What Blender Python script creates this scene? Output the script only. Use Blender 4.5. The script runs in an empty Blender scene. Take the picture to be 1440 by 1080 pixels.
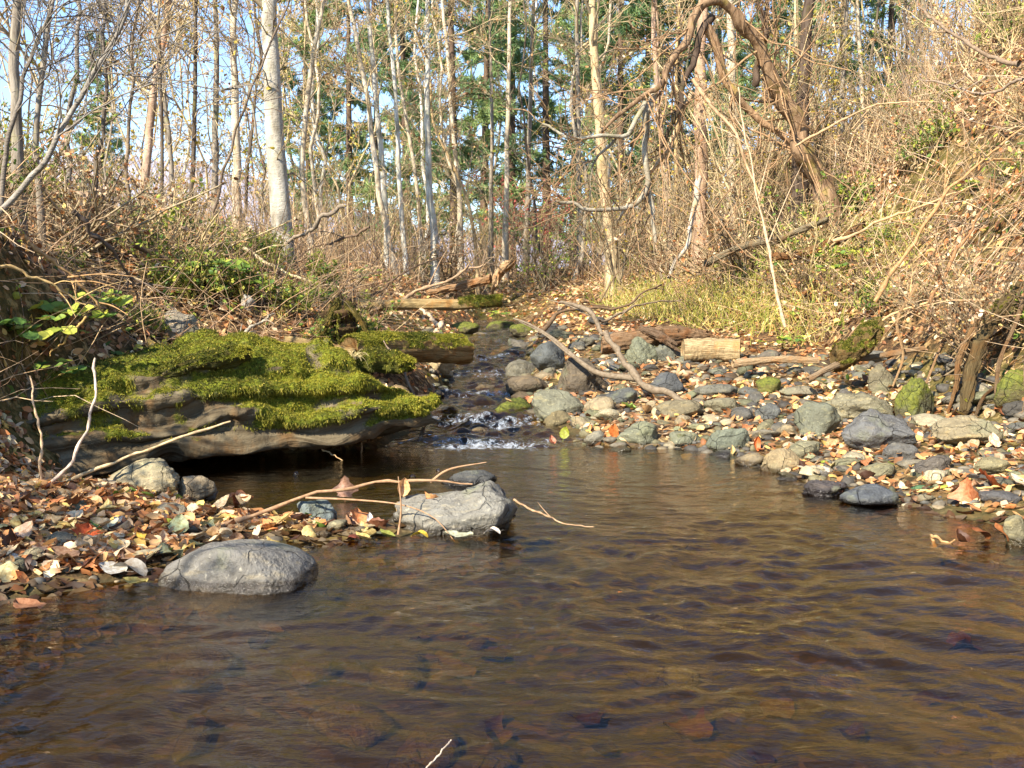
import bpy, math, random
import numpy as np
from mathutils import Vector

random.seed(7)
rng = np.random.default_rng(11)
scene = bpy.context.scene
COL = scene.collection
PI = math.pi

# ------------------------------------------------------------------ helpers
def srgb(r, g, b):
    f = lambda c: (c / 12.92) if c <= .04045 else ((c + .055) / 1.055) ** 2.4
    return (f(r / 255), f(g / 255), f(b / 255))

FOC = 1413.0
CAM = np.array([0., 0., .7])
TH = math.atan(110 / FOC)
FW = np.array([0, math.cos(TH), -math.sin(TH)]); UP = np.array([0, math.sin(TH), math.cos(TH)]); RT = np.array([1., 0, 0])

def ray(px, py):
    return FW + RT * ((px - 720) / FOC) + UP * ((540 - py) / FOC)

def at(px, py, Y):
    d = ray(px, py)
    return CAM + d * (Y / d[1])

def proj(p):
    v = np.asarray(p, float) - CAM
    z = v @ FW
    return 720 + FOC * (v @ RT) / z, 540 - FOC * (v @ UP) / z

def nrm(v):
    return v / (np.linalg.norm(v, axis=-1, keepdims=True) + 1e-9)

def _hash(ix, iy, iz, seed):
    h = (ix * 374761393 + iy * 668265263 + iz * 2147483647 + seed * 974634777).astype(np.int64) & 0xffffffff
    h = ((h ^ (h >> 13)) * 1274126177) & 0xffffffff
    h = ((h ^ (h >> 16)) * 2246822519) & 0xffffffff
    return ((h ^ (h >> 15)) & 0xffff) / 32767.5 - 1.0

def vnoise(p, seed=0):
    p = np.asarray(p, float)
    i = np.floor(p).astype(np.int64); f = p - i
    u = f * f * f * (f * (f * 6 - 15) + 10)
    r = 0
    for dx in (0, 1):
        wx = u[..., 0] if dx else 1 - u[..., 0]
        for dy in (0, 1):
            wy = u[..., 1] if dy else 1 - u[..., 1]
            for dz in (0, 1):
                wz = u[..., 2] if dz else 1 - u[..., 2]
                r = r + wx * wy * wz * _hash(i[..., 0] + dx, i[..., 1] + dy, i[..., 2] + dz, seed)
    return r

def fbm(p, seed=0, oct=4, gain=.5):
    a, r, p = 1.0, 0, np.asarray(p, float)
    for o in range(oct):
        r = r + a * vnoise(p * (2.03 ** o) + 17.3 * o, seed + o); a *= gain
    return r

def sstep(a, b, x):
    t = np.clip((x - a) / (b - a), 0, 1); return t * t * (3 - 2 * t)

class MB:
    """collects vertex / face arrays and links them as one mesh object"""
    def __init__(s): s.v = []; s.f = []; s.c = []; s.n = 0
    def add(s, v, faces, col=None):
        v = np.asarray(v, np.float32).reshape(-1, 3)
        for f in (faces if isinstance(faces, list) else [faces]):
            s.f.append(np.asarray(f, np.int64) + s.n)
        s.v.append(v); s.n += len(v)
        if col is None: col = np.ones((len(v), 3))
        col = np.asarray(col, np.float32)
        if col.ndim == 1: col = np.broadcast_to(col, (len(v), 3))
        s.c.append(col)
        return s
    def mesh(s, name, mats, smooth=True, extra=None):
        me = bpy.data.meshes.new(name)
        v = np.concatenate(s.v); me.vertices.add(len(v)); me.vertices.foreach_set('co', v.ravel())
        loops = np.concatenate([f.ravel() for f in s.f]); sizes = np.concatenate([np.full(len(f), f.shape[1]) for f in s.f])
        me.loops.add(len(loops)); me.loops.foreach_set('vertex_index', loops.astype(np.int32))
        me.polygons.add(len(sizes))
        st = np.zeros(len(sizes), np.int32); st[1:] = np.cumsum(sizes)[:-1]
        me.polygons.foreach_set('loop_start', st)
        me.polygons.foreach_set('use_smooth', np.full(len(sizes), smooth, dtype=bool))
        c = np.concatenate(s.c); c4 = np.ones((len(c), 4), np.float32); c4[:, :3] = c
        a = me.color_attributes.new('Col', 'FLOAT_COLOR', 'POINT'); a.data.foreach_set('color', c4.ravel())
        if extra is not None:
            for k, arr in extra.items():
                a = me.attributes.new(k, 'FLOAT', 'POINT'); a.data.foreach_set('value', np.asarray(arr, np.float32).ravel())
        for m in (mats if isinstance(mats, (list, tuple)) else [mats]): me.materials.append(m)
        me.update(calc_edges=True); me.validate()
        return me
    def build(s, name, mats, parent=None, smooth=True, extra=None, color=None):
        return link(name, s.mesh(name, mats, smooth, extra), parent, color)

def link(name, me, parent=None, color=None):
    o = bpy.data.objects.new(name, me); COL.objects.link(o)
    if parent is not None: o.parent = parent
    if color is not None: o.color = (*color, 1)
    return o

def empty(name, loc=(0, 0, 0), rz=0, sc=1):
    o = bpy.data.objects.new(name, None); COL.objects.link(o)
    o.location = loc; o.rotation_euler = (0, 0, rz); o.scale = (sc, sc, sc) if np.isscalar(sc) else sc
    o.empty_display_size = .05
    return o

def tag(o, label=None, cat=None, group=None, kind=None):
    if label: o['label'] = label
    if cat: o['category'] = cat
    if group: o['group'] = group
    if kind: o['kind'] = kind
    return o

def tubes(P, R, k=5):
    P = np.asarray(P, float); R = np.asarray(R, float)
    N, M, _ = P.shape
    T = nrm(np.gradient(P, axis=1))
    ref = np.cross(T[:, M // 2], np.random.default_rng(3).normal(size=(N, 3)))
    n1 = nrm(np.cross(T, ref[:, None, :])); n2 = np.cross(T, n1)
    a = np.arange(k) * 2 * PI / k
    V = P[:, :, None, :] + R[:, :, None, None] * (np.cos(a)[None, None, :, None] * n1[:, :, None, :] + np.sin(a)[None, None, :, None] * n2[:, :, None, :])
    idx = np.arange(N * M * k).reshape(N, M, k)
    A = idx[:, :-1]; B = idx[:, 1:]
    F = np.stack([A, np.roll(A, -1, 2), np.roll(B, -1, 2), B], -1).reshape(-1, 4)
    return V.reshape(-1, 3), F

def children(r, P, R, c, t0, t1, L, ang, M, up=.15, wob=.18, rf=.55, taper=.85):
    """grow c side branches on every polyline of P"""
    N, m, _ = P.shape
    t = r.uniform(t0, t1, (N, c)); f = t * (m - 1); i = np.minimum(f.astype(int), m - 2); w = (f - i)[..., None]
    n = np.arange(N)[:, None]
    p0 = P[n, i] * (1 - w) + P[n, i + 1] * w
    tan = nrm(P[n, i + 1] - P[n, i])
    r0 = (R[n, i] * (1 - w[..., 0]) + R[n, i + 1] * w[..., 0]) * rf
    perp = nrm(np.cross(tan, r.normal(size=tan.shape)))
    a = r.uniform(ang[0], ang[1], (N, c))[..., None]
    d = nrm(tan * np.cos(a) + perp * np.sin(a))
    ln = L * r.uniform(.5, 1.15, (N, c)) * (1.15 - .65 * t)
    d = d.reshape(-1, 3); p = p0.reshape(-1, 3); ln = ln.reshape(-1); r0 = r0.reshape(-1)
    out = [p]; cur = p
    for k in range(M - 1):
        d = nrm(d + np.array([0, 0, up / (M - 1)]) + r.normal(size=d.shape) * wob)
        cur = cur + d * (ln / (M - 1))[:, None]
        out.append(cur)
    Q = np.stack(out, 1)
    RR = r0[:, None] * (1 - taper * np.linspace(0, 1, M))[None, :]
    return Q, RR

def resample(pts, M):
    D = resample_raw(pts, max(8 * M, 60)); L = np.concatenate([[0], np.cumsum(np.linalg.norm(np.diff(D, axis=0), axis=1))])
    q = np.linspace(0, L[-1], M)
    return np.stack([np.interp(q, L, D[:, i]) for i in range(D.shape[1])], -1)

def resample_raw(pts, M):
    pts = np.asarray(pts, float)
    # Catmull-Rom through the points
    n = len(pts)
    if n == 2: 
        t = np.linspace(0, 1, M)[:, None]; return pts[0] * (1 - t) + pts[1] * t
    ext = np.vstack([2 * pts[0] - pts[1], pts, 2 * pts[-1] - pts[-2]])
    out = []
    for s in np.linspace(0, n - 1 - 1e-6, M):
        i = int(s); f = s - i
        p0, p1, p2, p3 = ext[i], ext[i + 1], ext[i + 2], ext[i + 3]
        out.append(.5 * ((2 * p1) + (-p0 + p2) * f + (2 * p0 - 5 * p1 + 4 * p2 - p3) * f * f + (-p0 + 3 * p1 - 3 * p2 + p3) * f ** 3))
    return np.array(out)

# leaves ----------------------------------------------------------------------
def leaf_template(rows=6, cols=5, width=.6, lobes=0, fold=.15, curl=.2, twist=0., seed=0, pet=True, ser=0.):
    r = np.random.default_rng(seed)
    V = []; 
    for i in range(rows):
        t = i / (rows - 1)
        w = width * .5 * (math.sin(PI * min(1, (t * .97 + .03)) ** .8) ** .75)
        if lobes: w *= 1 + .35 * math.cos(t * lobes * 2 * PI)
        if ser: w *= 1 + ser * (1 if i % 2 else -1)
        if i == rows - 1: w = .008
        for j in range(cols):
            u = j / (cols - 1) * 2 - 1
            x = u * w; y = t
            z = .7 * fold * abs(u) ** 1.3 * w * 2 + .6 * curl * (t - .45) ** 2 * 1.6 + twist * u * (t - .5) * w * 2 + .04 * math.sin(7 * t + 3 * u + seed) + r.normal() * .012
            V.append((x, y - .5, z))
    F = [(i * cols + j, i * cols + j + 1, (i + 1) * cols + j + 1, (i + 1) * cols + j) for i in range(rows - 1) for j in range(cols - 1)]
    n = len(V)
    if pet:
        V += [(-.012, -.5, 0.01), (.012, -.5, 0.01), (.03, -.75, .03), (.045, -.75, .03)]
        F.append((n, n + 1, n + 3, n + 2))
    V = np.array(V); V[:, 2] -= V[:, 2].mean()
    return V, np.array(F)

def scatter_leaves(mb, pos, nor, size, cols, templates, r, tilt=.35):
    pos = np.asarray(pos); N = len(pos)
    n = nrm(nor + r.normal(size=(N, 3)) * tilt)
    a = nrm(np.cross(n, r.normal(size=(N, 3)))); b = np.cross(n, a)
    which = r.integers(0, len(templates), N)
    for k, (tv, tf) in enumerate(templates):
        m = which == k; q = m.sum()
        if not q: continue
        V = pos[m][:, None, :] + size[m][:, None, None] * (tv[None, :, 0:1] * a[m][:, None, :] + tv[None, :, 1:2] * b[m][:, None, :] + tv[None, :, 2:3] * n[m][:, None, :])
        F = (tf[None] + (np.arange(q) * len(tv))[:, None, None]).reshape(-1, 4)
        c = np.repeat(cols[m], len(tv), axis=0)
        mb.add(V, F, c)

SMALL = [leaf_template(4, 3, .62, 0, .25, .5, .3, s, False) for s in range(3)] + [leaf_template(4, 3, .5, 0, -.2, -.6, .5, 5, False), leaf_template(4, 3, .7, 0, .5, .9, -.4, 6, False)]
LITTER_COLS = np.array([srgb(*c) for c in [(205, 165, 115), (190, 145, 95), (222, 190, 145), (170, 120, 75), (150, 100, 62), (225, 200, 165), (195, 130, 80), (212, 180, 105), (130, 92, 62), (200, 172, 140), (178, 140, 108)]])
GREENS = np.array([srgb(*c) for c in [(120, 140, 50), (150, 160, 60), (95, 120, 45), (175, 175, 70), (80, 110, 45)]])
YELLOWS = np.array([srgb(*c) for c in [(190, 165, 60), (205, 180, 90), (170, 150, 50), (150, 145, 60)]])
def pick(r, pal, n, var=.22):
    c = pal[r.integers(0, len(pal), n)]
    return np.clip(c * r.uniform(1 - var, 1 + var, (n, 1)), 0, 1)

# ------------------------------------------------------------------ materials
def new_mat(name):
    m = bpy.data.materials.new(name); m.use_nodes = True
    nt = m.node_tree; nt.nodes.clear()
    return m, nt

class NT:
    def __init__(s, nt): s.nt = nt
    def __call__(s, typ, ins=None, **props):
        n = s.nt.nodes.new(typ)
        for k, v in props.items(): setattr(n, k, v)
        for k, v in (ins or {}).items():
            if isinstance(v, bpy.types.NodeSocket): s.nt.links.new(v, n.inputs[k])
            else: n.inputs[k].default_value = v
        return n
    def mix(s, f, a, b, mode='MIX'):
        n = s.nt.nodes.new('ShaderNodeMix'); n.data_type = 'RGBA'; n.blend_type = mode
        for sock, v in ((n.inputs[0], f), (n.inputs[6], a), (n.inputs[7], b)):
            if isinstance(v, bpy.types.NodeSocket): s.nt.links.new(v, sock)
            elif sock == n.inputs[0]: sock.default_value = v
            else: sock.default_value = (*v, 1) if len(v) == 3 else v
        return n.outputs[2]
    def math(s, op, a, b=0., c=None):
        n = s.nt.nodes.new('ShaderNodeMath'); n.operation = op
        for i, v in enumerate((a, b, c)):
            if v is None: continue
            if isinstance(v, bpy.types.NodeSocket): s.nt.links.new(v, n.inputs[i])
            else: n.inputs[i].default_value = v
        return n.outputs[0]
    def range(s, v, a, b, c=0., d=1.):
        n = s.nt.nodes.new('ShaderNodeMapRange')
        s.nt.links.new(v, n.inputs[0])
        for i, x in enumerate((a, b, c, d)): n.inputs[i + 1].default_value = x
        return n.outputs[0]
    def noise(s, vec, scale, detail=4, rough=.55, out=0, dist=0.):
        n = s('ShaderNodeTexNoise', {'Scale': scale, 'Detail': detail, 'Roughness': rough, 'Distortion': dist})
        if vec is not None: s.nt.links.new(vec, n.inputs['Vector'])
        return n.outputs[out]
    def scaled(s, vec, sc):
        return s('ShaderNodeMapping', {'Vector': vec, 'Scale': sc}).outputs[0]
    def bump(s, h, strength=.5, dist=.01):
        return s('ShaderNodeBump', {'Height': h, 'Strength': strength, 'Distance': dist}).outputs[0]
    def out(s, sh): s.nt.links.new(sh, s('ShaderNodeOutputMaterial').inputs[0])

def leaf_mat(name, use_obj, trans=.3, rough=.6):
    m, nt = new_mat(name); N = NT(nt)
    base = N('ShaderNodeObjectInfo').outputs['Color'] if use_obj else N('ShaderNodeAttribute', attribute_name='Col').outputs['Color']
    co = N('ShaderNodeTexCoord').outputs['Object']
    if use_obj:
        rnd = N('ShaderNodeObjectInfo').outputs['Random']
        nv = N('ShaderNodeTexNoise', {'Vector': co, 'Scale': 9.0, 'Detail': 4.0}, noise_dimensions='4D')
        nt.links.new(N.math('MULTIPLY', rnd, 30.), nv.inputs['W'])
        f = N.range(nv.outputs[0], .35, .7)
        base = N.mix(f, base, N.mix(1., base, (.55, .42, .3), 'MULTIPLY'))
        # midrib and side veins
        xy = N('ShaderNodeSeparateXYZ', {'Vector': co})
        ax = N.math('ABSOLUTE', xy.outputs[0])
        vein = N.math('ADD', xy.outputs[1], N.math('MULTIPLY', ax, -.9))
        vw = N.math('ABSOLUTE', N.math('SUBTRACT', N.math('FRACT', N.math('MULTIPLY', vein, 9.)), .5))
        vmask = N.math('MAXIMUM', N.range(vw, .42, .5), N.range(ax, .02, .006))
        base = N.mix(N.math('MULTIPLY', vmask, .45), base, N.mix(1., base, (.5, .4, .3), 'MULTIPLY'))
    d = N('ShaderNodeBsdfPrincipled', {'Base Color': base, 'Roughness': rough, 'Specular IOR Level': .4})
    t = N('ShaderNodeBsdfTranslucent', {'Color': base})
    N.out(N('ShaderNodeMixShader', {0: trans, 1: d.outputs[0], 2: t.outputs[0]}).outputs[0])
    return m

def bark_mat(name, kind):
    m, nt = new_mat(name); N = NT(nt)
    base = N.mix(1., N('ShaderNodeObjectInfo').outputs['Color'], N('ShaderNodeAttribute', attribute_name='Col').outputs['Color'], 'MULTIPLY')
    co = N('ShaderNodeTexCoord').outputs['Object']
    if kind == 'birch':
        n1 = N.noise(N.scaled(co, (7, 7, 3)), 1.2, 6, .62)
        n2 = N.noise(N.scaled(co, (24, 24, 60)), 1., 4, .7, dist=.4)
        n3 = N.noise(co, 3.2, 5, .6)
        c = N.mix(N.range(n1, .38, .68), base, N.mix(1., base, (.4, .37, .31), 'MULTIPLY'))
        c = N.mix(N.math('MULTIPLY', N.range(n2, .60, .70), N.range(n3, .38, .6)), c, N.mix(1., base, (.22, .18, .15), 'MULTIPLY'))
        c = N.mix(N.range(n3, .56, .72), c, N.mix(1., base, (.62, .63, .42), 'MULTIPLY'))
        h = N.math('ADD', n1, n2)
    else:
        n1 = N.noise(N.scaled(co, (22, 22, 4)), 1.3, 6, .65)
        n3 = N.noise(co, 5., 4, .6)
        c = N.mix(N.range(n1, .38, .62), N.mix(1., base, (.45, .4, .36), 'MULTIPLY'), base)
        c = N.mix(N.range(n3, .55, .7), c, N.mix(1., base, (.85, .95, .5), 'MULTIPLY'))
        h = n1
    b = N('ShaderNodeBsdfPrincipled', {'Base Color': c, 'Roughness': .85, 'Specular IOR Level': .2, 'Normal': N.bump(h, .6, .02)})
    N.out(b.outputs[0]); return m

def simple_mat(name, src, rough=.8, bump=None, vary=True):
    m, nt = new_mat(name); N = NT(nt)
    base = N('ShaderNodeObjectInfo').outputs['Color'] if src == 'obj' else N('ShaderNodeAttribute', attribute_name='Col').outputs['Color']
    co = N('ShaderNodeTexCoord').outputs['Object']
    n = N.noise(co, 60., 3)
    c = N.mix(N.range(n, .35, .7), N.mix(1., base, (.6, .55, .5), 'MULTIPLY'), base) if vary else base
    b = N('ShaderNodeBsdfPrincipled', {'Base Color': c, 'Roughness': rough, 'Specular IOR Level': .25})
    N.out(b.outputs[0]); return m

def stone_mat(name, mossy=False):
    m, nt = new_mat(name); N = NT(nt)
    oi = N('ShaderNodeObjectInfo'); base = N.mix(1., oi.outputs['Color'], (.72, .70, .66), 'MULTIPLY')
    geo = N('ShaderNodeNewGeometry'); pos = geo.outputs['Position']
    off = N('ShaderNodeVectorMath', {0: oi.outputs['Location'], 1: (3.7, 5.1, 2.3)}, operation='MULTIPLY').outputs[0]
    co = N('ShaderNodeVectorMath', {0: pos, 1: off}, operation='ADD').outputs[0]
    n1 = N.noise(co, 14., 7, .65); n2 = N.noise(co, 70., 4, .6); n3 = N.noise(co, 5., 5, .6)
    n4 = N.noise(N.scaled(co, (6, 18, 30)), 1.6, 5, .6)
    c = N.mix(N.range(n1, .32, .68), N.mix(1., base, (.55, .53, .5), 'MULTIPLY'), base)
    c = N.mix(N.range(n4, .55, .68), c, N.mix(1., base, (1.15, 1.05, .85), 'MULTIPLY'))
    c = N.mix(N.range(n2, .60, .72), c, N.mix(1., base, (1.7, 1.65, 1.5), 'MULTIPLY'))
    c = N.mix(N.range(n2, .40, .30), c, N.mix(1., base, (.4, .38, .36), 'MULTIPLY'))
    c = N.mix(N.math('MULTIPLY', N.range(n3, .55, .66), .55), c, srgb(120, 122, 92))
    vc = N('ShaderNodeTexVoronoi', {'Vector': N('ShaderNodeVectorMath', {0: co, 1: N.mix(.86, N.noise(co, 5., 3, .5, out=1), (.5, .5, .5))}, operation='ADD').outputs[0], 'Scale': 6.5}, feature='DISTANCE_TO_EDGE').outputs['Distance']
    crack = N.math('MULTIPLY', N.range(vc, .014, .002), N.range(n3, .42, .55))
    c = N.mix(N.math('MULTIPLY', crack, .3), c, N.mix(1., base, (.25, .23, .2), 'MULTIPLY'))
    nz = N('ShaderNodeSeparateXYZ', {'Vector': geo.outputs['Normal']}).outputs[2]
    if mossy:
        mm = N.range(N.math('ADD', N.math('MULTIPLY', nz, .35), n1), .42, .6)
        mc = N.mix(N.range(n2, .35, .65), srgb(66, 72, 20), srgb(112, 114, 36))
        c = N.mix(mm, c, mc)
    # wet where the creek laps at the stone
    pz = N('ShaderNodeSeparateXYZ', {'Vector': pos}).outputs[2]
    pz2 = N.math('ADD', pz, N.math('MULTIPLY', N.math('SUBTRACT', n3, .5), .03))
    py = N('ShaderNodeSeparateXYZ', {'Vector': pos}).outputs[1]
    wet = N.math('MULTIPLY', N.math('MULTIPLY', N.range(pz2, .032, .018), N.range(pz, -.05, -.02)), N.range(py, 5.3, 5.0))
    c = N.mix(wet, c, N.mix(1., c, (.33, .3, .27), 'MULTIPLY'))
    rough = N.range(wet, 0., 1., .75, .18)
    h = N.math('SUBTRACT', N.math('ADD', n1, N.math('MULTIPLY', n2, .35)), N.math('MULTIPLY', crack, .5))
    b = N('ShaderNodeBsdfPrincipled', {'Base Color': c, 'Roughness': rough, 'Specular IOR Level': .4, 'Normal': N.bump(h, 1., .022)})
    N.out(b.outputs[0]); return m

def log_mat(name):
    m, nt = new_mat(name); N = NT(nt)
    co = N('ShaderNodeTexCoord').outputs['Object']
    base = N('ShaderNodeObjectInfo').outputs['Color']
    mo = N('ShaderNodeAttribute', attribute_name='moss').outputs['Fac']
    al = N('ShaderNodeAttribute', attribute_name='along').outputs['Fac']
    ar = N('ShaderNodeAttribute', attribute_name='around').outputs['Fac']
    v = N('ShaderNodeCombineXYZ', {0: N.math('MULTIPLY', al, 3.), 1: N.math('MULTIPLY', ar, 46.), 2: 0.}).outputs[0]
    g = N.noise(v, 1.4, 8, .65, dist=.6); g2 = N.noise(co, 9., 5, .6); g3 = N.noise(co, 60., 3, .6)
    c = N.mix(N.range(g, .36, .66), N.mix(1., base, (.36, .32, .28), 'MULTIPLY'), base)
    c = N.mix(N.range(g2, .5, .68), c, N.mix(1., base, (.7, .5, .34), 'MULTIPLY'))
    mask = N.range(N.math('ADD', mo, N.math('MULTIPLY', N.math('SUBTRACT', g2, .5), .9)), .42, .6)
    mc = N.mix(N.range(g3, .35, .65), srgb(62, 70, 18), srgb(118, 122, 32))
    c = N.mix(mask, c, mc)
    h = N.math('ADD', g, N.math('MULTIPLY', g3, .3))
    b = N('ShaderNodeBsdfPrincipled', {'Base Color': c, 'Roughness': .85, 'Specular IOR Level': .2, 'Normal': N.bump(h, .8, .02)})
    N.out(b.outputs[0]); return m

def ground_mat():
    m, nt = new_mat('forest_floor'); N = NT(nt)
    pos = N('ShaderNodeNewGeometry').outputs['Position']
    bed = N('ShaderNodeAttribute', attribute_name='bed').outputs['Fac']
    n1 = N.noise(pos, 2.2, 6, .6); n2 = N.noise(pos, 26., 6, .7); n3 = N.noise(pos, .7, 4, .5)
    vo = N('ShaderNodeTexVoronoi', {'Vector': pos, 'Scale': 22.0, 'Randomness': 1.0})
    vs = N('ShaderNodeSeparateColor', {'Color': vo.outputs['Color']})
    lit = N.mix(vs.outputs[0], srgb(96, 70, 45), srgb(170, 130, 85))
    lit = N.mix(N.range(vs.outputs[1], .75, .8), lit, srgb(190, 160, 110))
    lit = N.mix(N.range(n2, .42, .6), srgb(58, 44, 30), lit)
    lit = N.mix(N.math('MULTIPLY', N.range(n3, .5, .66), .6), lit, srgb(98, 96, 40))
    # creek bed: pebbles and silt seen through brown water
    v2 = N('ShaderNodeTexVoronoi', {'Vector': N('ShaderNodeVectorMath', {0: pos, 1: N('ShaderNodeTexNoise', {'Vector': pos, 'Scale': 6.0}).outputs[1]}, operation='ADD').outputs[0], 'Scale': 13.0})
    s2 = N('ShaderNodeSeparateColor', {'Color': v2.outputs['Color']})
    bc = N.mix(s2.outputs[0], srgb(50, 46, 29), srgb(76, 69, 43))
    bc = N.mix(N.range(s2.outputs[1], .82, .88), bc, srgb(96, 80, 50))
    bc = N.mix(N.range(n1, .4, .65), bc, srgb(66, 60, 34))
    bc = N.mix(N.range(v2.outputs['Distance'], .5, 1.1), bc, srgb(50, 42, 27))
    bc = N.mix(N.range(n2, .58, .85), bc, srgb(58, 48, 30))
    c = N.mix(bed, lit, bc)
    h = N.math('MULTIPLY', N.math('ADD', n2, N.math('MULTIPLY', vs.outputs[2], .5)), N.range(bed, 0., 1., 1., .15))
    b = N('ShaderNodeBsdfPrincipled', {'Base Color': c, 'Roughness': .9, 'Specular IOR Level': .2, 'Normal': N.bump(h, .9, .03)})
    N.out(b.outputs[0]); return m

def water_mat():
    m, nt = new_mat('creek_water'); N = NT(nt)
    pos = N('ShaderNodeNewGeometry').outputs['Position']
    foam = N('ShaderNodeAttribute', attribute_name='foam').outputs['Fac']
    a = N.noise(N.scaled(pos, (13, 30, 1)), 1., 4, .6, dist=.5)
    b_ = N.noise(N.scaled(pos, (40, 75, 1)), 1., 3, .5)
    h = N.math('ADD', a, N.math('MULTIPLY', b_, .3))
    nb = N.bump(h, .32, .012)
    # Schlick reflectance from |N.I|: the Fresnel node would black out sunlight that leaves the pool bed
    dt = N.math('ABSOLUTE', N('ShaderNodeVectorMath', {0: N('ShaderNodeNewGeometry').outputs['Incoming'], 1: nb}, operation='DOT_PRODUCT').outputs['Value'])
    fr = N.math('ADD', .025, N.math('MULTIPLY', .975, N.math('POWER', N.math('SUBTRACT', 1., dt), 4.6)))
    tr = N('ShaderNodeBsdfTransparent', {'Color': (*srgb(200, 176, 118), 1)})
    gl = N('ShaderNodeBsdfGlossy', {'Color': (1, 1, 1, 1), 'Roughness': .03, 'Normal': nb})
    w = N('ShaderNodeMixShader', {0: fr, 1: tr.outputs[0], 2: gl.outputs[0]})
    fn = N.noise(N.scaled(pos, (34, 24, 24)), 1., 5, .7, dist=.8)
    fm = N.range(N.math('ADD', fn, N.math('MULTIPLY', foam, .42)), .74, 1.0)
    fd = N('ShaderNodeBsdfPrincipled', {'Base Color': (*srgb(190, 198, 206), 1), 'Roughness': .35})
    N.out(N('ShaderNodeMixShader', {0: N.math('MULTIPLY', fm, .8), 1: w.outputs[0], 2: fd.outputs[0]}).outputs[0])
    return m

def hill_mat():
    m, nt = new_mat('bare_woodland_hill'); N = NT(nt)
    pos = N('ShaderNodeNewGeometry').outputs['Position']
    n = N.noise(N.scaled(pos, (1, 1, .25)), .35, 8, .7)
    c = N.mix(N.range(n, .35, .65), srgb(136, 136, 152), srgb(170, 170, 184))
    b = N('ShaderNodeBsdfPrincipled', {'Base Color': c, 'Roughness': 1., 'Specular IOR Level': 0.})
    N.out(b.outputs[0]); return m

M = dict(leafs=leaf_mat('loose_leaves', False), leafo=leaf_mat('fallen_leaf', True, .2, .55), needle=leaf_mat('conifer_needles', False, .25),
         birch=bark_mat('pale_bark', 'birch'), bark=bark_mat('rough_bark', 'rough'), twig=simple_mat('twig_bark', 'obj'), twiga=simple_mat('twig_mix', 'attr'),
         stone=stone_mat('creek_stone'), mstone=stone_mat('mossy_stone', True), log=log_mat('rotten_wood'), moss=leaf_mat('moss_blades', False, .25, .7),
         ground=ground_mat(), water=water_mat(), hill=hill_mat(), pebble=simple_mat('pebble_mix', 'attr', .7))

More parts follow.
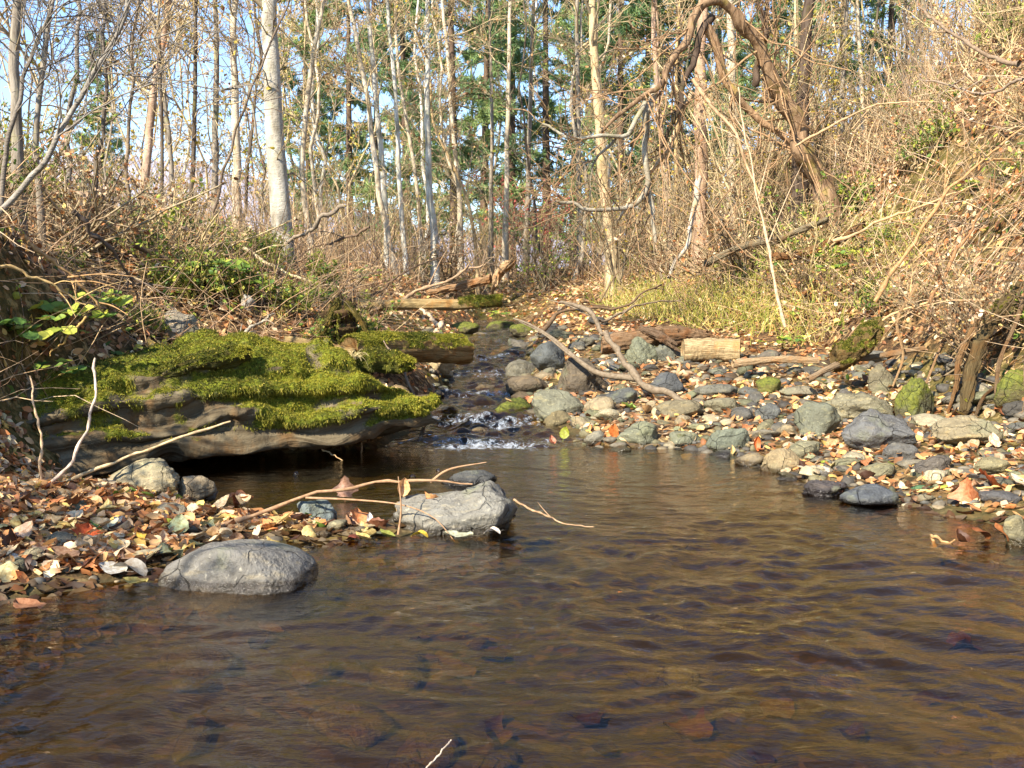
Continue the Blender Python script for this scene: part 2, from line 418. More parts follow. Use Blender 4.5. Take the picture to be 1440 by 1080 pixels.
# ------------------------------------------------------------------ terrain
ST = [
 (-6,  [(-9, 2.2), (-5, 1.4), (-2.6, .5), (-1.7, -.12), (0, -.2), (1.9, -.12), (2.7, .4), (5, 2.2), (9, 4)]),
 (1.0, [(-9, 2.2), (-5, 1.4), (-2.4, .45), (-1.5, -.08), (-.8, -.18), (0, -.2), (1.7, -.12), (2.3, .15), (5, 2.4), (9, 4.2)]),
 (2.2, [(-9, 2.2), (-5, 1.6), (-2.1, .45), (-1.5, .05), (-1.1, -.03), (-.8, -.1), (-.4, -.17), (1.4, -.14), (1.8, -.02), (2.3, .2), (4, 1.9), (9, 4.4)]),
 (2.55,[(-9, 2.2), (-5, 1.6), (-2.3, .6), (-1.7, .1), (-1.3, .04), (-.85, .0), (-.6, -.06), (-.25, -.15), (1.3, -.13), (1.75, -.02), (2.3, .2), (4, 1.9), (9, 4.4)]),
 (3.1, [(-9, 2.1), (-5, 1.7), (-2.4, .8), (-1.8, .14), (-1.4, .07), (-.8, .035), (-.45, .02), (-.05, -.03), (.15, -.13), (1.2, -.12), (1.55, .0), (2.2, .16), (2.9, .9), (4, 2.1), (9, 4.6)]),
 (3.5, [(-9, 2.1), (-5, 1.7), (-2.5, 1.0), (-2.1, .4), (-1.75, .09), (-1.3, .05), (-1.0, -.02), (-.6, -.1), (1.0, -.12), (1.3, -.02), (1.5, .03), (2.2, .14), (2.9, .8), (4, 2.1), (9, 4.8)]),
 (4.0, [(-9, 2.1), (-5, 1.8), (-2.8, 1.5), (-2.2, 1.05), (-2.0, .3), (-1.75, .0), (-1.4, -.1), (-.6, -.15), (.8, -.13), (1.1, -.02), (1.3, .06), (2.3, .14), (2.9, .7), (4, 2.1), (9, 4.9)]),
 (4.6, [(-9, 2.0), (-5, 1.8), (-3, 1.5), (-2.3, .95), (-1.9, .40), (-1.5, .0), (-.9, -.12), (-.3, -.14), (.8, -.12), (1.1, .0), (1.5, .08), (2.3, .16), (2.8, .65), (3.8, 2.1), (9, 5.6)]),
 (5.1, [(-9, 2.0), (-5, 1.7), (-3, 1.3), (-2.1, .75), (-1.5, .42), (-1.0, .25), (-.65, .02), (-.45, -.12), (.14, -.11), (.3, -.02), (.5, .05), (1.4, .10), (2.3, .17), (2.75, .7), (3.8, 2.2), (5.5, 4.0), (9, 6)]),
 (6.0, [(-9, 1.9), (-5, 1.6), (-3, 1.25), (-2, .82), (-1.1, .52), (-.65, .3), (-.42, .02), (-.06, .02), (.12, .13), (1.5, .2), (2.35, .26), (2.85, .85), (4.0, 2.5), (5.6, 4.3), (9, 6.5)]),
 (7.5, [(-9, 1.8), (-5, 1.5), (-3, 1.2), (-1.8, .88), (-1.0, .5), (-.55, .32), (-.38, .1), (.04, .1), (.22, .26), (1.5, .36), (2.25, .42), (2.85, .95), (4.3, 2.8), (6.2, 4.9), (11, 7)]),
 (10,  [(-12, 1.6), (-5, 1.35), (-2.4, 1.08), (-1.4, .7), (-.75, .46), (-.42, .29), (-.02, .29), (.3, .46), (1.5, .64), (2.2, .8), (3.1, 1.45), (4.9, 3.4), (7.5, 5.6), (14, 7.5)]),
 (13,  [(-14, 1.6), (-5, 1.35), (-2.4, 1.2), (-1.2, .98), (-.65, .62), (-.42, .44), (0, .44), (.5, .62), (2, .98), (3.4, 1.7), (5.8, 3.7), (9, 5.8), (16, 7.5)]),
 (18,  [(-16, 1.6), (-3, 1.4), (0, 1.12), (2, 1.25), (4.5, 1.8), (7, 3.4), (11, 5.2), (20, 7)]),
 (30,  [(-24, 1.9), (0, 1.6), (6, 2.0), (10, 3.4), (16, 5.5), (30, 9)]),
 (70,  [(-50, 2.6), (0, 2.6), (20, 4), (40, 9)]),
 (400, [(-200, 6), (0, 6), (200, 12)]),
]
SY = np.array([s[0] for s in ST], float)
def H(x, y, detail=True):
    x = np.asarray(x, float); y = np.asarray(y, float)
    x, y = np.broadcast_arrays(x, y)
    T = np.stack([np.interp(x, [p[0] for p in s[1]], [p[1] for p in s[1]]) for s in ST])
    i = np.clip(np.searchsorted(SY, y) - 1, 0, len(SY) - 2)
    f = np.clip((y - SY[i]) / (SY[i + 1] - SY[i]), 0, 1); f = .5 * f + .5 * f * f * (3 - 2 * f)
    z = np.take_along_axis(T, i[None], 0)[0] * (1 - f) + np.take_along_axis(T, i[None] + 1, 0)[0] * f
    if detail:
        p = np.stack([x, y, np.zeros_like(x)], -1)
        m = sstep(.1, .8, z - water_z(y))
        z = z + fbm(p * 1.3, 5, 4) * (.012 + .11 * m) + fbm(p * 9, 9, 3) * (.006 + .022 * m)
    return z
def water_z(y):
    return np.interp(y, [5.0, 5.2, 5.6, 5.75, 6.0, 6.5, 6.62, 7.5, 7.7, 8.6, 8.8, 10, 13, 14], [0, .015, .04, .085, .1, .12, .15, .18, .22, .25, .29, .36, .50, .5])

def ground(px, py, t0=1.2, t1=80):
    d = ray(px, py)
    t = np.concatenate([np.linspace(t0, 12, 1100), np.linspace(12.02, t1, 900)])
    P = CAM + d * t[:, None]
    h = H(P[:, 0], P[:, 1])
    b = np.nonzero(P[:, 2] < h)[0]
    if len(b) == 0: return at(px, py, 60)
    p = P[b[0]]; return np.array([p[0], p[1], h[b[0]]])

def gnormal(x, y, e=.06):
    hx = (H(x + e, y, False) - H(x - e, y, False)) / (2 * e); hy = (H(x, y + e, False) - H(x, y - e, False)) / (2 * e)
    return nrm(np.stack([-hx, -hy, np.ones_like(hx)], -1))

def grid_faces(nr, nc):
    idx = np.arange(nr * nc).reshape(nr, nc)
    return np.stack([idx[:-1, :-1], idx[:-1, 1:], idx[1:, 1:], idx[1:, :-1]], -1).reshape(-1, 4)

xs = np.concatenate([-np.geomspace(3.2, 220, 50)[::-1], np.arange(-3.15, 4.2, .035), np.geomspace(4.25, 220, 60)])
ys = np.concatenate([np.linspace(-8, .9, 30), np.arange(.95, 8, .035), np.geomspace(8.05, 400, 120)])
X, Y = np.meshgrid(xs, ys)
Z = H(X, Y)
bedm = sstep(.035, -.01, Z - water_z(Y)) * sstep(14, 12, Y) * (np.abs(X) < 5)
g = MB().add(np.stack([X, Y, Z], -1), grid_faces(len(ys), len(xs)))
go = g.build('ground', M['ground'], extra={'bed': bedm}); tag(go, kind='structure')

# water: the pool and the little cascade that feeds it
ys = np.concatenate([np.linspace(-7, .85, 40), np.arange(.87, 5.6, .012), np.arange(5.615, 9, .02), np.linspace(9.05, 13.6, 60)])
us = np.concatenate([-np.linspace(1, .42, 30)[:-1] , np.linspace(-.42, .42, 300), np.linspace(.42, 1, 30)[1:]])
hw = np.interp(ys, [-7, 4.85, 5.2, 5.6, 14], [4.5, 4.0, .75, .55, .5]); cc = np.interp(ys, [4.8, 5.3, 6, 10, 14], [0, -.05, -.17, -.2, -.2])
X = cc[:, None] + us[None, :] * hw[:, None] ; Yw = np.repeat(ys[:, None], len(us), 1)
p = np.stack([X, Yw, np.zeros_like(X)], -1)
warp = np.stack([fbm(p * 1.7, 31, 2), fbm(p * 1.7, 37, 2), 0 * X], -1)
q = p + .16 * warp
turb = .45 + .9 * np.exp(-(((X - .55) / .7) ** 2 + ((Yw - 2.5) / .9) ** 2)) + .35 * sstep(2.6, 1.4, Yw)
turb *= 1 - .55 * sstep(-.3, -.9, X) * sstep(2.0, 2.6, Yw) * sstep(5, 4.6, Yw)
turb *= 1 - .35 * sstep(2.8, 3.6, Yw)
w = turb * (.0036 * vnoise(q * [3.5, 6.5, 1], 40) + .0068 * vnoise(q * [7, 11, 1], 41) + .0050 * vnoise(q * [16, 25, 1] + .3, 42) + .0022 * vnoise(q * [34, 56, 1], 43) + .0008 * vnoise(q * [60, 80, 1], 44))
# rings that bend round the two foreground boulders
rap = sstep(4.75, 5.15, Yw) 
chan = np.exp(-((X + .12 - .0 * Yw) / .5) ** 2)
w = w + rap * chan * (.02 * vnoise(p * [5, 7, 1], 51) + .016 * vnoise(p * [11, 14, 1], 52) + .008 * vnoise(p * [25, 30, 1], 53))
Zw = water_z(Yw) + w
yq = Yw + .16 * fbm(np.stack([X * 3.5, 0 * X, Yw * .6], -1), 91, 2) * sstep(5.1, 5.5, Yw)
Zw = water_z(yq) + w
slope = np.gradient(water_z(yq), axis=0) / np.gradient(ys)[:, None]
foam = rap * chan * (.22 + 1.7 * np.clip(slope, 0, .3)) + .62 * np.exp(-((Yw - 5.0 - .1 * X) / .14) ** 2) * np.exp(-((X + .12) / .38) ** 2) + .22 * np.exp(-((Yw - 4.75) / .3) ** 2) * np.exp(-((X + .15) / .3) ** 2)
wo = MB().add(np.stack([X, Yw, Zw], -1), grid_faces(len(ys), len(us))).build('water', M['water'], extra={'foam': foam})
tag(wo, kind='structure')

# hills far behind the wood
xs = np.linspace(-420, 420, 240); ds = np.linspace(0, 1, 40)
X, D = np.meshgrid(xs, ds)
top = 34 + 16 * vnoise(np.stack([X / 120, 0 * X, 0 * X], -1), 61) + 14 * sstep(50, 250, -X) + 22 * sstep(20, 200, X)
Zh = -2 + top * np.sin(D * PI / 2) + fbm(np.stack([X / 9, D * 16, 0 * X], -1), 62, 5) * 2.4 * np.sqrt(D)
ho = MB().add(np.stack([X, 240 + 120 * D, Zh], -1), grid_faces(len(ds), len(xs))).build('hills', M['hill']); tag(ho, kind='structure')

# ------------------------------------------------------------------ labels that single each thing out
ORD = ['nearest', 'second nearest', 'third nearest', 'fourth nearest', 'fifth nearest', 'sixth nearest', 'seventh nearest', 'eighth nearest', 'ninth nearest', 'tenth nearest', 'eleventh nearest', 'twelfth nearest']
REG = []
def register(o, phrase, pt, kind): REG.append((o, phrase, proj(pt), kind))
LM = []          # (words, px, py) set by the hero things
def finish_labels(kind, marks):
    items = [r for r in REG if r[3] == kind]
    cnt = {}
    rest = []
    for o, ph, (x, y), k in items:
        d = [(math.hypot(x - mx, (y - my) * 1.3), w) for w, mx, my in marks]
        rest.append((o, ph, d))
    # each thing goes to its closest landmark; ranked there among those sharing its phrase
    groups = {}
    for o, ph, d in rest:
        dist, w = min(d)
        groups.setdefault((ph, w), []).append((dist, o))
    for (ph, w), L in groups.items():
        L.sort(key=lambda e: e[0])
        for i, (dist, o) in enumerate(L):
            if len(L) == 1: o['label'] = f'the only {ph} by {w}'
            elif i < len(ORD): o['label'] = f'{ph}, {ORD[i]} of them to {w}'
            else: o['label'] = f'{ph}, one of the farther ones from {w}'

# ------------------------------------------------------------------ stones
def ico(sub):
    import bmesh
    bm = bmesh.new(); bmesh.ops.create_icosphere(bm, subdivisions=sub, radius=1)
    v = np.array([x.co[:] for x in bm.verts]); f = np.array([[x.index for x in q.verts] for q in bm.faces]); bm.free(); return v, f
ICO = {s: ico(s) for s in (2, 3, 4, 5)}

def stone_shape(seed, sub=4, planes=9, ang=.75, rough=.05, flat_bottom=False):
    r = np.random.default_rng(seed); d, f = ICO[sub]
    rad = np.ones(len(d)) * 1.05
    for k in range(planes + 5):
        n = nrm(r.normal(size=3)); dd = r.uniform(.5, .95)
        c = d @ n
        cut = np.minimum(dd / np.maximum(c, .05), rad)
        rad = np.where(c > .05, np.minimum(rad, rad * (1 - ang) + ang * cut), rad)
    v = d * rad[:, None]
    v = v * (1 + .10 * fbm(v * 1.1 + seed, seed, 2))[:, None]
    # chipped bedding layers across a tilted axis
    n = nrm(r.normal(size=3) * [.5, .5, 1]); q = v @ n * r.uniform(3, 6) + .5 * vnoise(v * 1.5, seed + 2)
    step = np.abs((q % 1) - .5) * 2
    rg = 1 - np.abs(fbm(v * 2.6 + seed, seed + 7, 4))
    v = v + d * (rough * fbm(v * 3.5 + seed * 3.1, seed + 5, 4) + rough * .55 * vnoise(v * 13, seed + 9) + rough * .5 * sstep(.7, 1, step) * -1 + rough * .8 * (rg - .6))[:, None]
    v /= np.abs(v).max(0)
    return v, f

def stone_obj(name, seed, box, color, tall=None, depth=.75, rz=None, sub=4, mossy=False, planes=9, ang=.75, rough=.05, sink=.35, Y=None, z0=None, tilt=0., zprof=None):
    """box = (centre px, foot py, width px, height px) in the photograph; stands on the terrain there"""
    px, py, w, h = box
    if z0 is not None:
        d = ray(px, py); p = CAM + d * ((z0 - CAM[2]) / d[2])
    else: p = ground(px, py)
    s = p[1] / FOC; wm, hm = w * s, h * s
    r = np.random.default_rng(seed)
    v, f = stone_shape(seed, sub, planes, ang, rough)
    rz = r.uniform(-.4, .4) if rz is None else rz
    dm = wm * depth
    v = v * [wm / 2, dm / 2, hm * (1 + sink) / 2]
    if zprof: v[:, 2] *= np.interp(v[:, 0] / (wm / 2), *zip(*zprof))
    v[:, 2] += hm * (1 - sink) / 2
    if tilt:
        c_, s_ = math.cos(tilt), math.sin(tilt); v = np.stack([v[:, 0] * c_ - v[:, 2] * s_, v[:, 1], v[:, 0] * s_ + v[:, 2] * c_], -1)
    me = MB().add(v, f).mesh(name, M['mstone'] if mossy else M['stone'])
    o = link(name, me, None, color)
    o.location = (p[0], p[1] + dm * .42, p[2]); o.rotation_euler = (0, 0, rz * .3)
    return o

GREY = srgb(140, 136, 124); DGREY = srgb(96, 94, 90); BLUE = srgb(124, 126, 124); TAN = srgb(176, 164, 138); OLIVE = srgb(140, 138, 112); BROWN = srgb(112, 98, 80); CREAM = srgb(205, 198, 172); GREEN = srgb(124, 128, 104); SLATE = srgb(104, 104, 102)
hero = [  # name, seed, box, colour, label, kwargs
 ('boulder', 101, (318, 832, 236, 72), srgb(138, 140, 142), 'large smooth dark grey boulder with a wet shining foot, alone in the near water', dict(sub=5, planes=-3, ang=.6, rough=.028, z0=0., sink=1., depth=.85, rz=.1, zprof=[(-1, .45), (-.78, .72), (-.5, 1.0), (-.2, 1.02), (.3, .9), (.75, .66), (1, .4)])),
 ('boulder', 102, (202, 694, 108, 46), srgb(178, 172, 148), 'rounded pale tan boulder on the leafy bar in front of the mossy log', dict(sub=5, rough=.05)),
 ('stone', 103, (266, 708, 66, 36), srgb(164, 152, 130), 'squarish pale stone leaning on the right of the pale tan boulder', dict(ang=.95)),
 ('boulder', 104, (646, 754, 232, 88), srgb(150, 152, 150), 'big angular cracked grey boulder at the tip of the leafy bar, dead leaf on it', dict(sub=5, planes=16, ang=1., rough=.05, z0=-.005, rz=.1, depth=.62, sink=.9, zprof=[(-1, .5), (-.75, .6), (0, .78), (.25, 1), (.8, 1), (1, .9)])),
 ('stone', 105, (660, 684, 84, 20), srgb(88, 92, 96), 'low dark wet stone in the water just behind the big angular boulder', dict(z0=0., planes=5, sink=.6)),
 ('stone', 106, (446, 742, 62, 40), srgb(126, 142, 150), 'blue-grey wedge-shaped stone between the two foreground boulders', dict(ang=1., planes=10, z0=0.)),
 ('stone', 107, (470, 752, 44, 24), srgb(148, 146, 124), 'small olive stone in front of the blue-grey wedge stone', dict(z0=0.)),
 ('stone', 108, (454, 760, 34, 14), srgb(112, 98, 72), 'smallest brown wet stone at the foot of the blue-grey wedge stone', dict(z0=0.)),
 ('stone', 109, (1232, 712, 92, 28), srgb(92, 100, 112), 'low blue-black wet stone at the right bar water edge with leaves behind', dict(z0=0., planes=6, sink=.6)),
 ('stone', 110, (1168, 698, 70, 20), srgb(90, 86, 90), 'glistening dark wet pebbly stone left of the blue-black wet stone', dict(z0=0., rough=.12)),
 ('stone', 111, (1306, 701, 50, 17), srgb(84, 122, 88), 'green algae-covered flat stone on the right water edge', dict(z0=0.)),
 ('boulder', 112, (1244, 636, 112, 58), srgb(120, 124, 130), 'flat-topped blue-grey boulder standing before the mossy upright rock', dict(sub=5, planes=10, ang=.95)),
 ('stone', 113, (1272, 648, 50, 30), srgb(116, 118, 120), 'grey stone tucked under the front of the flat-topped blue-grey boulder', dict()),
 ('boulder', 114, (1212, 596, 112, 56), srgb(146, 144, 124), 'olive-grey humped boulder behind the flat-topped blue-grey boulder', dict(sub=5, planes=6)),
 ('boulder', 115, (1158, 612, 66, 46), srgb(122, 128, 116), 'green-grey rounded boulder left of the olive-grey humped boulder', dict()),
 ('boulder', 116, (1294, 588, 58, 64), srgb(100, 98, 70), 'upright dark green moss-covered rock at the foot of the right bank', dict(mossy=True, sub=5, planes=6)),
 ('boulder', 117, (1378, 630, 110, 42), srgb(158, 150, 126), 'long flattened tan-grey boulder near the right edge below the bank', dict(sub=5, planes=5)),
 ('stone', 118, (1100, 668, 62, 36), srgb(172, 158, 128), 'mottled tan stone on the waterline at the corner of the right bar', dict()),
 ('stone', 119, (1150, 672, 50, 18), srgb(214, 208, 182), 'pale cream flat stone at the water edge beside the mottled tan stone', dict(planes=5)),
 ('stone', 120, (1136, 646, 52, 30), srgb(148, 148, 126), 'olive stone behind the pale cream flat stone', dict()),
 ('stone', 121, (1028, 637, 66, 34), srgb(122, 132, 122), 'pointed green-grey stone at the water edge left of the bar corner', dict(ang=1.)),
 ('stone', 122, (962, 633, 58, 24), srgb(128, 134, 118), 'long low green-grey stone on the waterline left of the pointed stone', dict()),
 ('stone', 123, (904, 632, 72, 38), srgb(134, 140, 124), 'square lichen-grey stone on the waterline right of the upright orange leaf', dict(ang=1., planes=12)),
 ('stone', 124, (838, 628, 36, 22), srgb(150, 150, 140), 'small pale stone in the water left of the upright orange leaf', dict()),
 ('stone', 125, (1432, 768, 36, 44), srgb(150, 148, 124), 'tan rock cut by the right picture edge in the near shallows', dict(z0=0.)),
 ('boulder', 126, (818, 556, 84, 58), srgb(110, 102, 90), 'brown-black overhanging boulder under the forked dead branch', dict(sub=5, planes=8, ang=.95)),
 ('boulder', 127, (784, 592, 86, 42), srgb(134, 138, 124), 'long slanting grey-green slab stone on the right side of the cascade', dict(sub=5, planes=6, tilt=-.35)),
 ('stone', 128, (742, 556, 66, 28), srgb(122, 112, 96), 'flat brown slab with a dark underside beside the cascade', dict(planes=5)),
 ('stone', 129, (736, 536, 52, 30), srgb(126, 126, 116), 'rounded grey stone stacked behind the flat brown slab', dict()),
 ('stone', 130, (775, 522, 60, 42), srgb(102, 110, 116), 'dark blue-grey stone with a mossy top behind the cascade slab', dict()),
 ('stone', 131, (880, 570, 58, 32), srgb(96, 102, 106), 'dark flat-faced stone below the forked dead branch', dict(ang=1.)),
 ('stone', 132, (942, 556, 54, 32), srgb(92, 98, 106), 'dark pointed blue-grey stone right of the forked branch', dict(ang=1.)),
 ('boulder', 133, (902, 512, 56, 42), srgb(132, 140, 124), 'pale green-grey boulder below the weathered driftwood log', dict(sub=5)),
 ('stone', 134, (940, 508, 50, 24), srgb(124, 130, 124), 'grey stone right of the pale green-grey boulder', dict()),
 ('stone', 135, (722, 594, 60, 34), srgb(120, 106, 72), 'mossy brown stone in the lower cascade with leaves caught on it', dict(mossy=True)),
 ('stone', 136, (786, 600, 44, 22), srgb(132, 124, 96), 'small olive-brown stone under the slanting slab', dict()),
 ('stone', 137, (612, 522, 54, 26), srgb(190, 174, 140), 'pale tan triangular stone under the short mossy log', dict(ang=1.)),
 ('stone', 138, (680, 540, 56, 20), srgb(132, 126, 116), 'flat grey stone splitting the upper cascade', dict(planes=5)),
 ('stone', 139, (706, 502, 40, 15), srgb(190, 190, 192), 'pale stone washed by the upper cascade', dict(planes=5)),
 ('stone', 140, (1086, 556, 42, 28), srgb(128, 130, 70), 'small yellow-green mossy stone in the middle of the gravel bar', dict(mossy=True)),
 ('boulder', 141, (1428, 572, 60, 52), srgb(110, 106, 70), 'dark mossy rock in the right bank at the picture edge', dict(mossy=True)),
 ('stone', 142, (1242, 552, 46, 42), srgb(136, 132, 112), 'shaded grey stone beneath the exposed roots of the right bank', dict()),
 ('stone', 143, (250, 480, 60, 48), srgb(168, 164, 154), 'pale grey boulder half buried in the left bank above the mossy log', dict(planes=6)),
 ('stone', 144, (560, 560, 40, 18), srgb(170, 150, 116), 'flat tan stone wedged by the right end of the mossy log', dict()),
 ('stone', 145, (1010, 560, 70, 20), srgb(120, 122, 116), 'flat dull grey stone in the centre of the gravel bar', dict(planes=5)),
 ('stone', 146, (1020, 582, 60, 26), srgb(142, 140, 120), 'olive flat stone in front of the dull grey flat stone', dict()),
 ('stone', 147, (1080, 590, 44, 22), srgb(108, 114, 118), 'dark grey stone below the small yellow-green mossy stone', dict()),
 ('stone', 148, (1130, 560, 60, 18), srgb(150, 146, 130), 'pale flat stone right of the small yellow-green mossy stone', dict()),
 ('stone', 149, (1085, 508, 40, 16), srgb(116, 112, 106), 'dark flat stone right of the short sawn log', dict()),
 ('stone', 150, (960, 588, 70, 26), srgb(140, 134, 112), 'flat brownish stone below the end of the forked dead branch', dict(planes=5)),
 ('stone', 151, (1404, 668, 60, 24), srgb(150, 146, 118), 'pale olive stone among big leaves below the long flattened boulder', dict()),
 ('stone', 152, (1412, 712, 60, 22), srgb(96, 98, 104), 'dark stone in the leaves near the right picture edge', dict()),
 ('stone', 153, (1320, 668, 60, 26), srgb(110, 106, 102), 'dark brownish stone in front of the flat-topped blue-grey boulder', dict()),
 ('stone', 154, (292, 372, 34, 22), srgb(196, 192, 182), 'pale white-grey stone in the green plants left of the big birch', dict()),
 ('stone', 156, (652, 470, 44, 18), srgb(120, 116, 84), 'mossy stone at the left of the upstream channel head', dict(mossy=True)),
 ('stone', 157, (702, 467, 50, 16), srgb(120, 116, 90), 'mossy stone in the middle of the upstream channel head', dict(mossy=True)),
 ('stone', 158, (738, 474, 44, 20), srgb(116, 112, 92), 'mossy stone at the right of the upstream channel head', dict(mossy=True)),
 ('stone', 159, (674, 481, 34, 13), srgb(134, 126, 106), 'low brown-grey stone just above the washed pale stone', dict(planes=6)),
 ('stone', 160, (638, 486, 40, 18), srgb(126, 118, 96), 'brown-grey stone by the end of the short mossy log', dict(planes=6)),
 ('stone', 161, (730, 494, 44, 20), srgb(120, 118, 112), 'grey stone right of the washed pale stone', dict(planes=8)),
 ('stone', 162, (658, 516, 40, 17), srgb(142, 132, 110), 'tan-grey stone between the pale triangular stone and the split flow', dict(planes=8)),
 ('stone', 163, (664, 590, 46, 20), srgb(96, 82, 62), 'dark wet brown stone in the middle of the lower cascade', dict(planes=7)),
 ('stone', 155, (345, 436, 26, 22), srgb(182, 184, 188), 'small white-grey stone on the left bank below the broad green leaf', dict()),
]
hero_spots = []
for name, seed, box, col, lab, kw in hero:
    o = stone_obj(name, seed, box, col, **kw); o.color = tuple(np.clip(np.array(col) * [1.06, 1.0, .9], 0, 1)) + (1,)
    tag(o, lab, 'boulder' if name == 'boulder' else 'stone', 'boulders and stones of the creek')
    hero_spots.append((box[0], box[1] - box[3] / 2, box[2], box[3], o))

STONE_MARKS = [('the pale tan boulder', 200, 670), ('the big angular boulder', 640, 720), ('the mossy upright rock', 1294, 560), ('the flat-topped blue-grey boulder', 1244, 610), ('the pointed waterline stone', 1028, 620), ('the forked dead branch', 880, 530), ('the sawn log', 1000, 495), ('the driftwood log', 900, 475), ('the cascade slab', 742, 545), ('the mossy gravel stone', 1086, 545), ('the tilted slanting slab', 784, 575), ('the right picture edge', 1440, 690), ('the bar corner', 1100, 650), ('the upper cascade', 690, 490), ('the upright orange leaf', 863, 612)]
LOOK = [('dark grey', DGREY), ('grey', GREY), ('blue-grey', BLUE), ('tan', TAN), ('olive', OLIVE), ('brown', BROWN), ('cream', CREAM), ('green-grey', GREEN), ('slate', SLATE)]
protos = [MB().add(*stone_shape(300 + k, 3, 7 + k % 7, .85 + .02 * (k % 8), .06)).mesh('stone', M['stone']) for k in range(14)]
def bar_point(r):
    while True:
        u = r.random()
        if u < .62: px, py = r.uniform(800, 1440), r.uniform(500, 715)
        elif u < .78: px, py = r.uniform(690, 900), r.uniform(455, 600)
        elif u < .86: px, py = r.uniform(600, 740), r.uniform(460, 560)
        else: px, py = r.uniform(0, 520), r.uniform(690, 830)
        p = ground(px, py)
        if p[2] < water_z(p[1]) - .035 or p[2] > water_z(p[1]) + .34 or p[1] > 11: continue
        return px, py, p
r = np.random.default_rng(5); n = 0
while n < 184:
    px, py, p = bar_point(r)
    if px < 530 and py > 680 and r.random() < .72: continue
    size = r.choice([18, 25, 34, 44, 56], p=[.26, .26, .24, .16, .08]) * (1 if py > 540 else .75) * r.uniform(.8, 1.2)
    if any(abs(px - a) < b * .42 + size * .3 and abs(py - c) < d * .45 + size * .1 for a, c, b, d, _ in hero_spots): continue
    lname, c = LOOK[r.choice(9, p=[.17, .19, .12, .1, .13, .1, .05, .08, .06])]
    s = size * p[1] / FOC / 2
    sz = s * r.uniform(.38, .7)
    o = link('stone', protos[r.integers(14)], None, np.clip(np.array(c) * r.uniform(.7, 1.15) * [1.04, 1., .92], 0, .9))
    o.location = (p[0], p[1], p[2] + sz * .3); o.scale = (s * r.uniform(.85, 1.3), s, sz); o.rotation_euler = (r.uniform(-.25, .25), r.uniform(-.25, .25), r.uniform(0, 6.28))
    tag(o, None, 'stone', 'boulders and stones of the creek'); register(o, ('small ' if size < 29 else 'fist-sized ') + lname + ' stone', p, 'stone'); n += 1
finish_labels('stone', STONE_MARKS)

# submerged cobbles on the pool bed
r = np.random.default_rng(8)
n = 0
while n < 16:
    px, py = r.uniform(60, 1440), 1080 - 400 * r.random() ** 1.3
    p = CAM + ray(px, py) * ((-.13 - CAM[2]) / ray(px, py)[2]); z = H(p[0], p[1])
    if z > -.05: continue
    s = r.uniform(.03, .085); sz = min(s * .5, (-z - .02) * .8)
    o = link('stone', protos[r.integers(14)], None, np.array(pick(r, np.array([srgb(92, 82, 54), srgb(82, 72, 48), srgb(96, 80, 54), srgb(104, 96, 74)]), 1)[0]))
    o.location = (p[0], p[1], z + sz * .2); o.scale = (s * r.uniform(.8, 1.5), s, sz); o.rotation_euler = (0, 0, r.uniform(0, 6.28))
    lab = 'brown cobble under the water on the pool bed'
    tag(o, None, 'stone', 'cobbles under the pool water'); register(o, 'sunken brown cobble on the pool bed', (p[0], p[1], 0), 'cobble'); n += 1
finish_labels('cobble', [('the near dark boulder', 330, 830), ('the big angular boulder', 640, 750), ('the bottom picture edge', 500, 1080), ('the bottom right corner', 1440, 1080), ('the bottom left corner', 0, 1080), ('the right picture edge', 1440, 850), ('the pool centre', 900, 800), ('the blue-black wet stone', 1232, 712), ('the bottom edge centre', 860, 1080), ('the chain of riffles', 1000, 920)])

# gravel between the stones
r = np.random.default_rng(21); mb = MB(); v0, f0 = ICO[2]
r = np.random.default_rng(77); n = 0
while n < 30:
    px, py = r.uniform(606, 752), r.uniform(478, 628); p = ground(px, py)
    if p[1] < 5.12 or p[1] > 9.5 or abs(p[2] - water_z(p[1])) > .14: continue
    s = r.uniform(.035, .085); sz = s * r.uniform(.5, .9)
    o = link('stone', protos[r.integers(14)], None, np.array([srgb(96, 78, 56), srgb(112, 98, 76), srgb(84, 74, 62), srgb(126, 116, 96)][r.integers(4)]) * r.uniform(.8, 1.2))
    o.location = (p[0], p[1], max(p[2], water_z(p[1]) - sz * .75)); o.scale = (s * r.uniform(.9, 1.4), s, sz); o.rotation_euler = (r.uniform(-.2, .2), r.uniform(-.2, .2), r.uniform(0, 6.28))
    tag(o, None, 'stone', 'wet stones in the cascade'); register(o, 'wet brown cascade stone', p, 'cstone'); n += 1
finish_labels('cstone', [('the mossy log end', 600, 560), ('the upper cascade', 690, 490), ('the cascade slab', 742, 545), ('the foam at the cascade foot', 690, 625), ('the short mossy log', 640, 500)])
r = np.random.default_rng(21)
PP = []
while len(PP) < 1900:
    px, py, p = bar_point(r)
    if py < 470 or (px < 530 and py > 680 and r.random() < .8): continue
    PP.append(p)
PP = np.array(PP); s = (.006 + .026 * r.random(len(PP)) ** 2) * np.clip(PP[:, 1] / 4, .8, 1.6)
ax = r.uniform(.6, 1.4, (len(PP), 3)) * s[:, None]; ax[:, 2] *= .6; an = r.uniform(0, 6.28, len(PP))
base = v0[None] * (1 + .25 * vnoise(v0[None] * 1.6 + np.arange(len(PP))[:, None, None] * 7.7, 3))[..., None] * ax[:, None, :]
V = np.stack([base[..., 0] * np.cos(an)[:, None] - base[..., 1] * np.sin(an)[:, None], base[..., 0] * np.sin(an)[:, None] + base[..., 1] * np.cos(an)[:, None], base[..., 2]], -1) + PP[:, None, :]
pc = pick(r, np.array([c for _, c in LOOK]), len(PP), .3) * [.62, .58, .52]
mb.add(V, (f0[None] + (np.arange(len(PP)) * len(v0))[:, None, None]).reshape(-1, 3), np.repeat(pc, len(v0), 0))
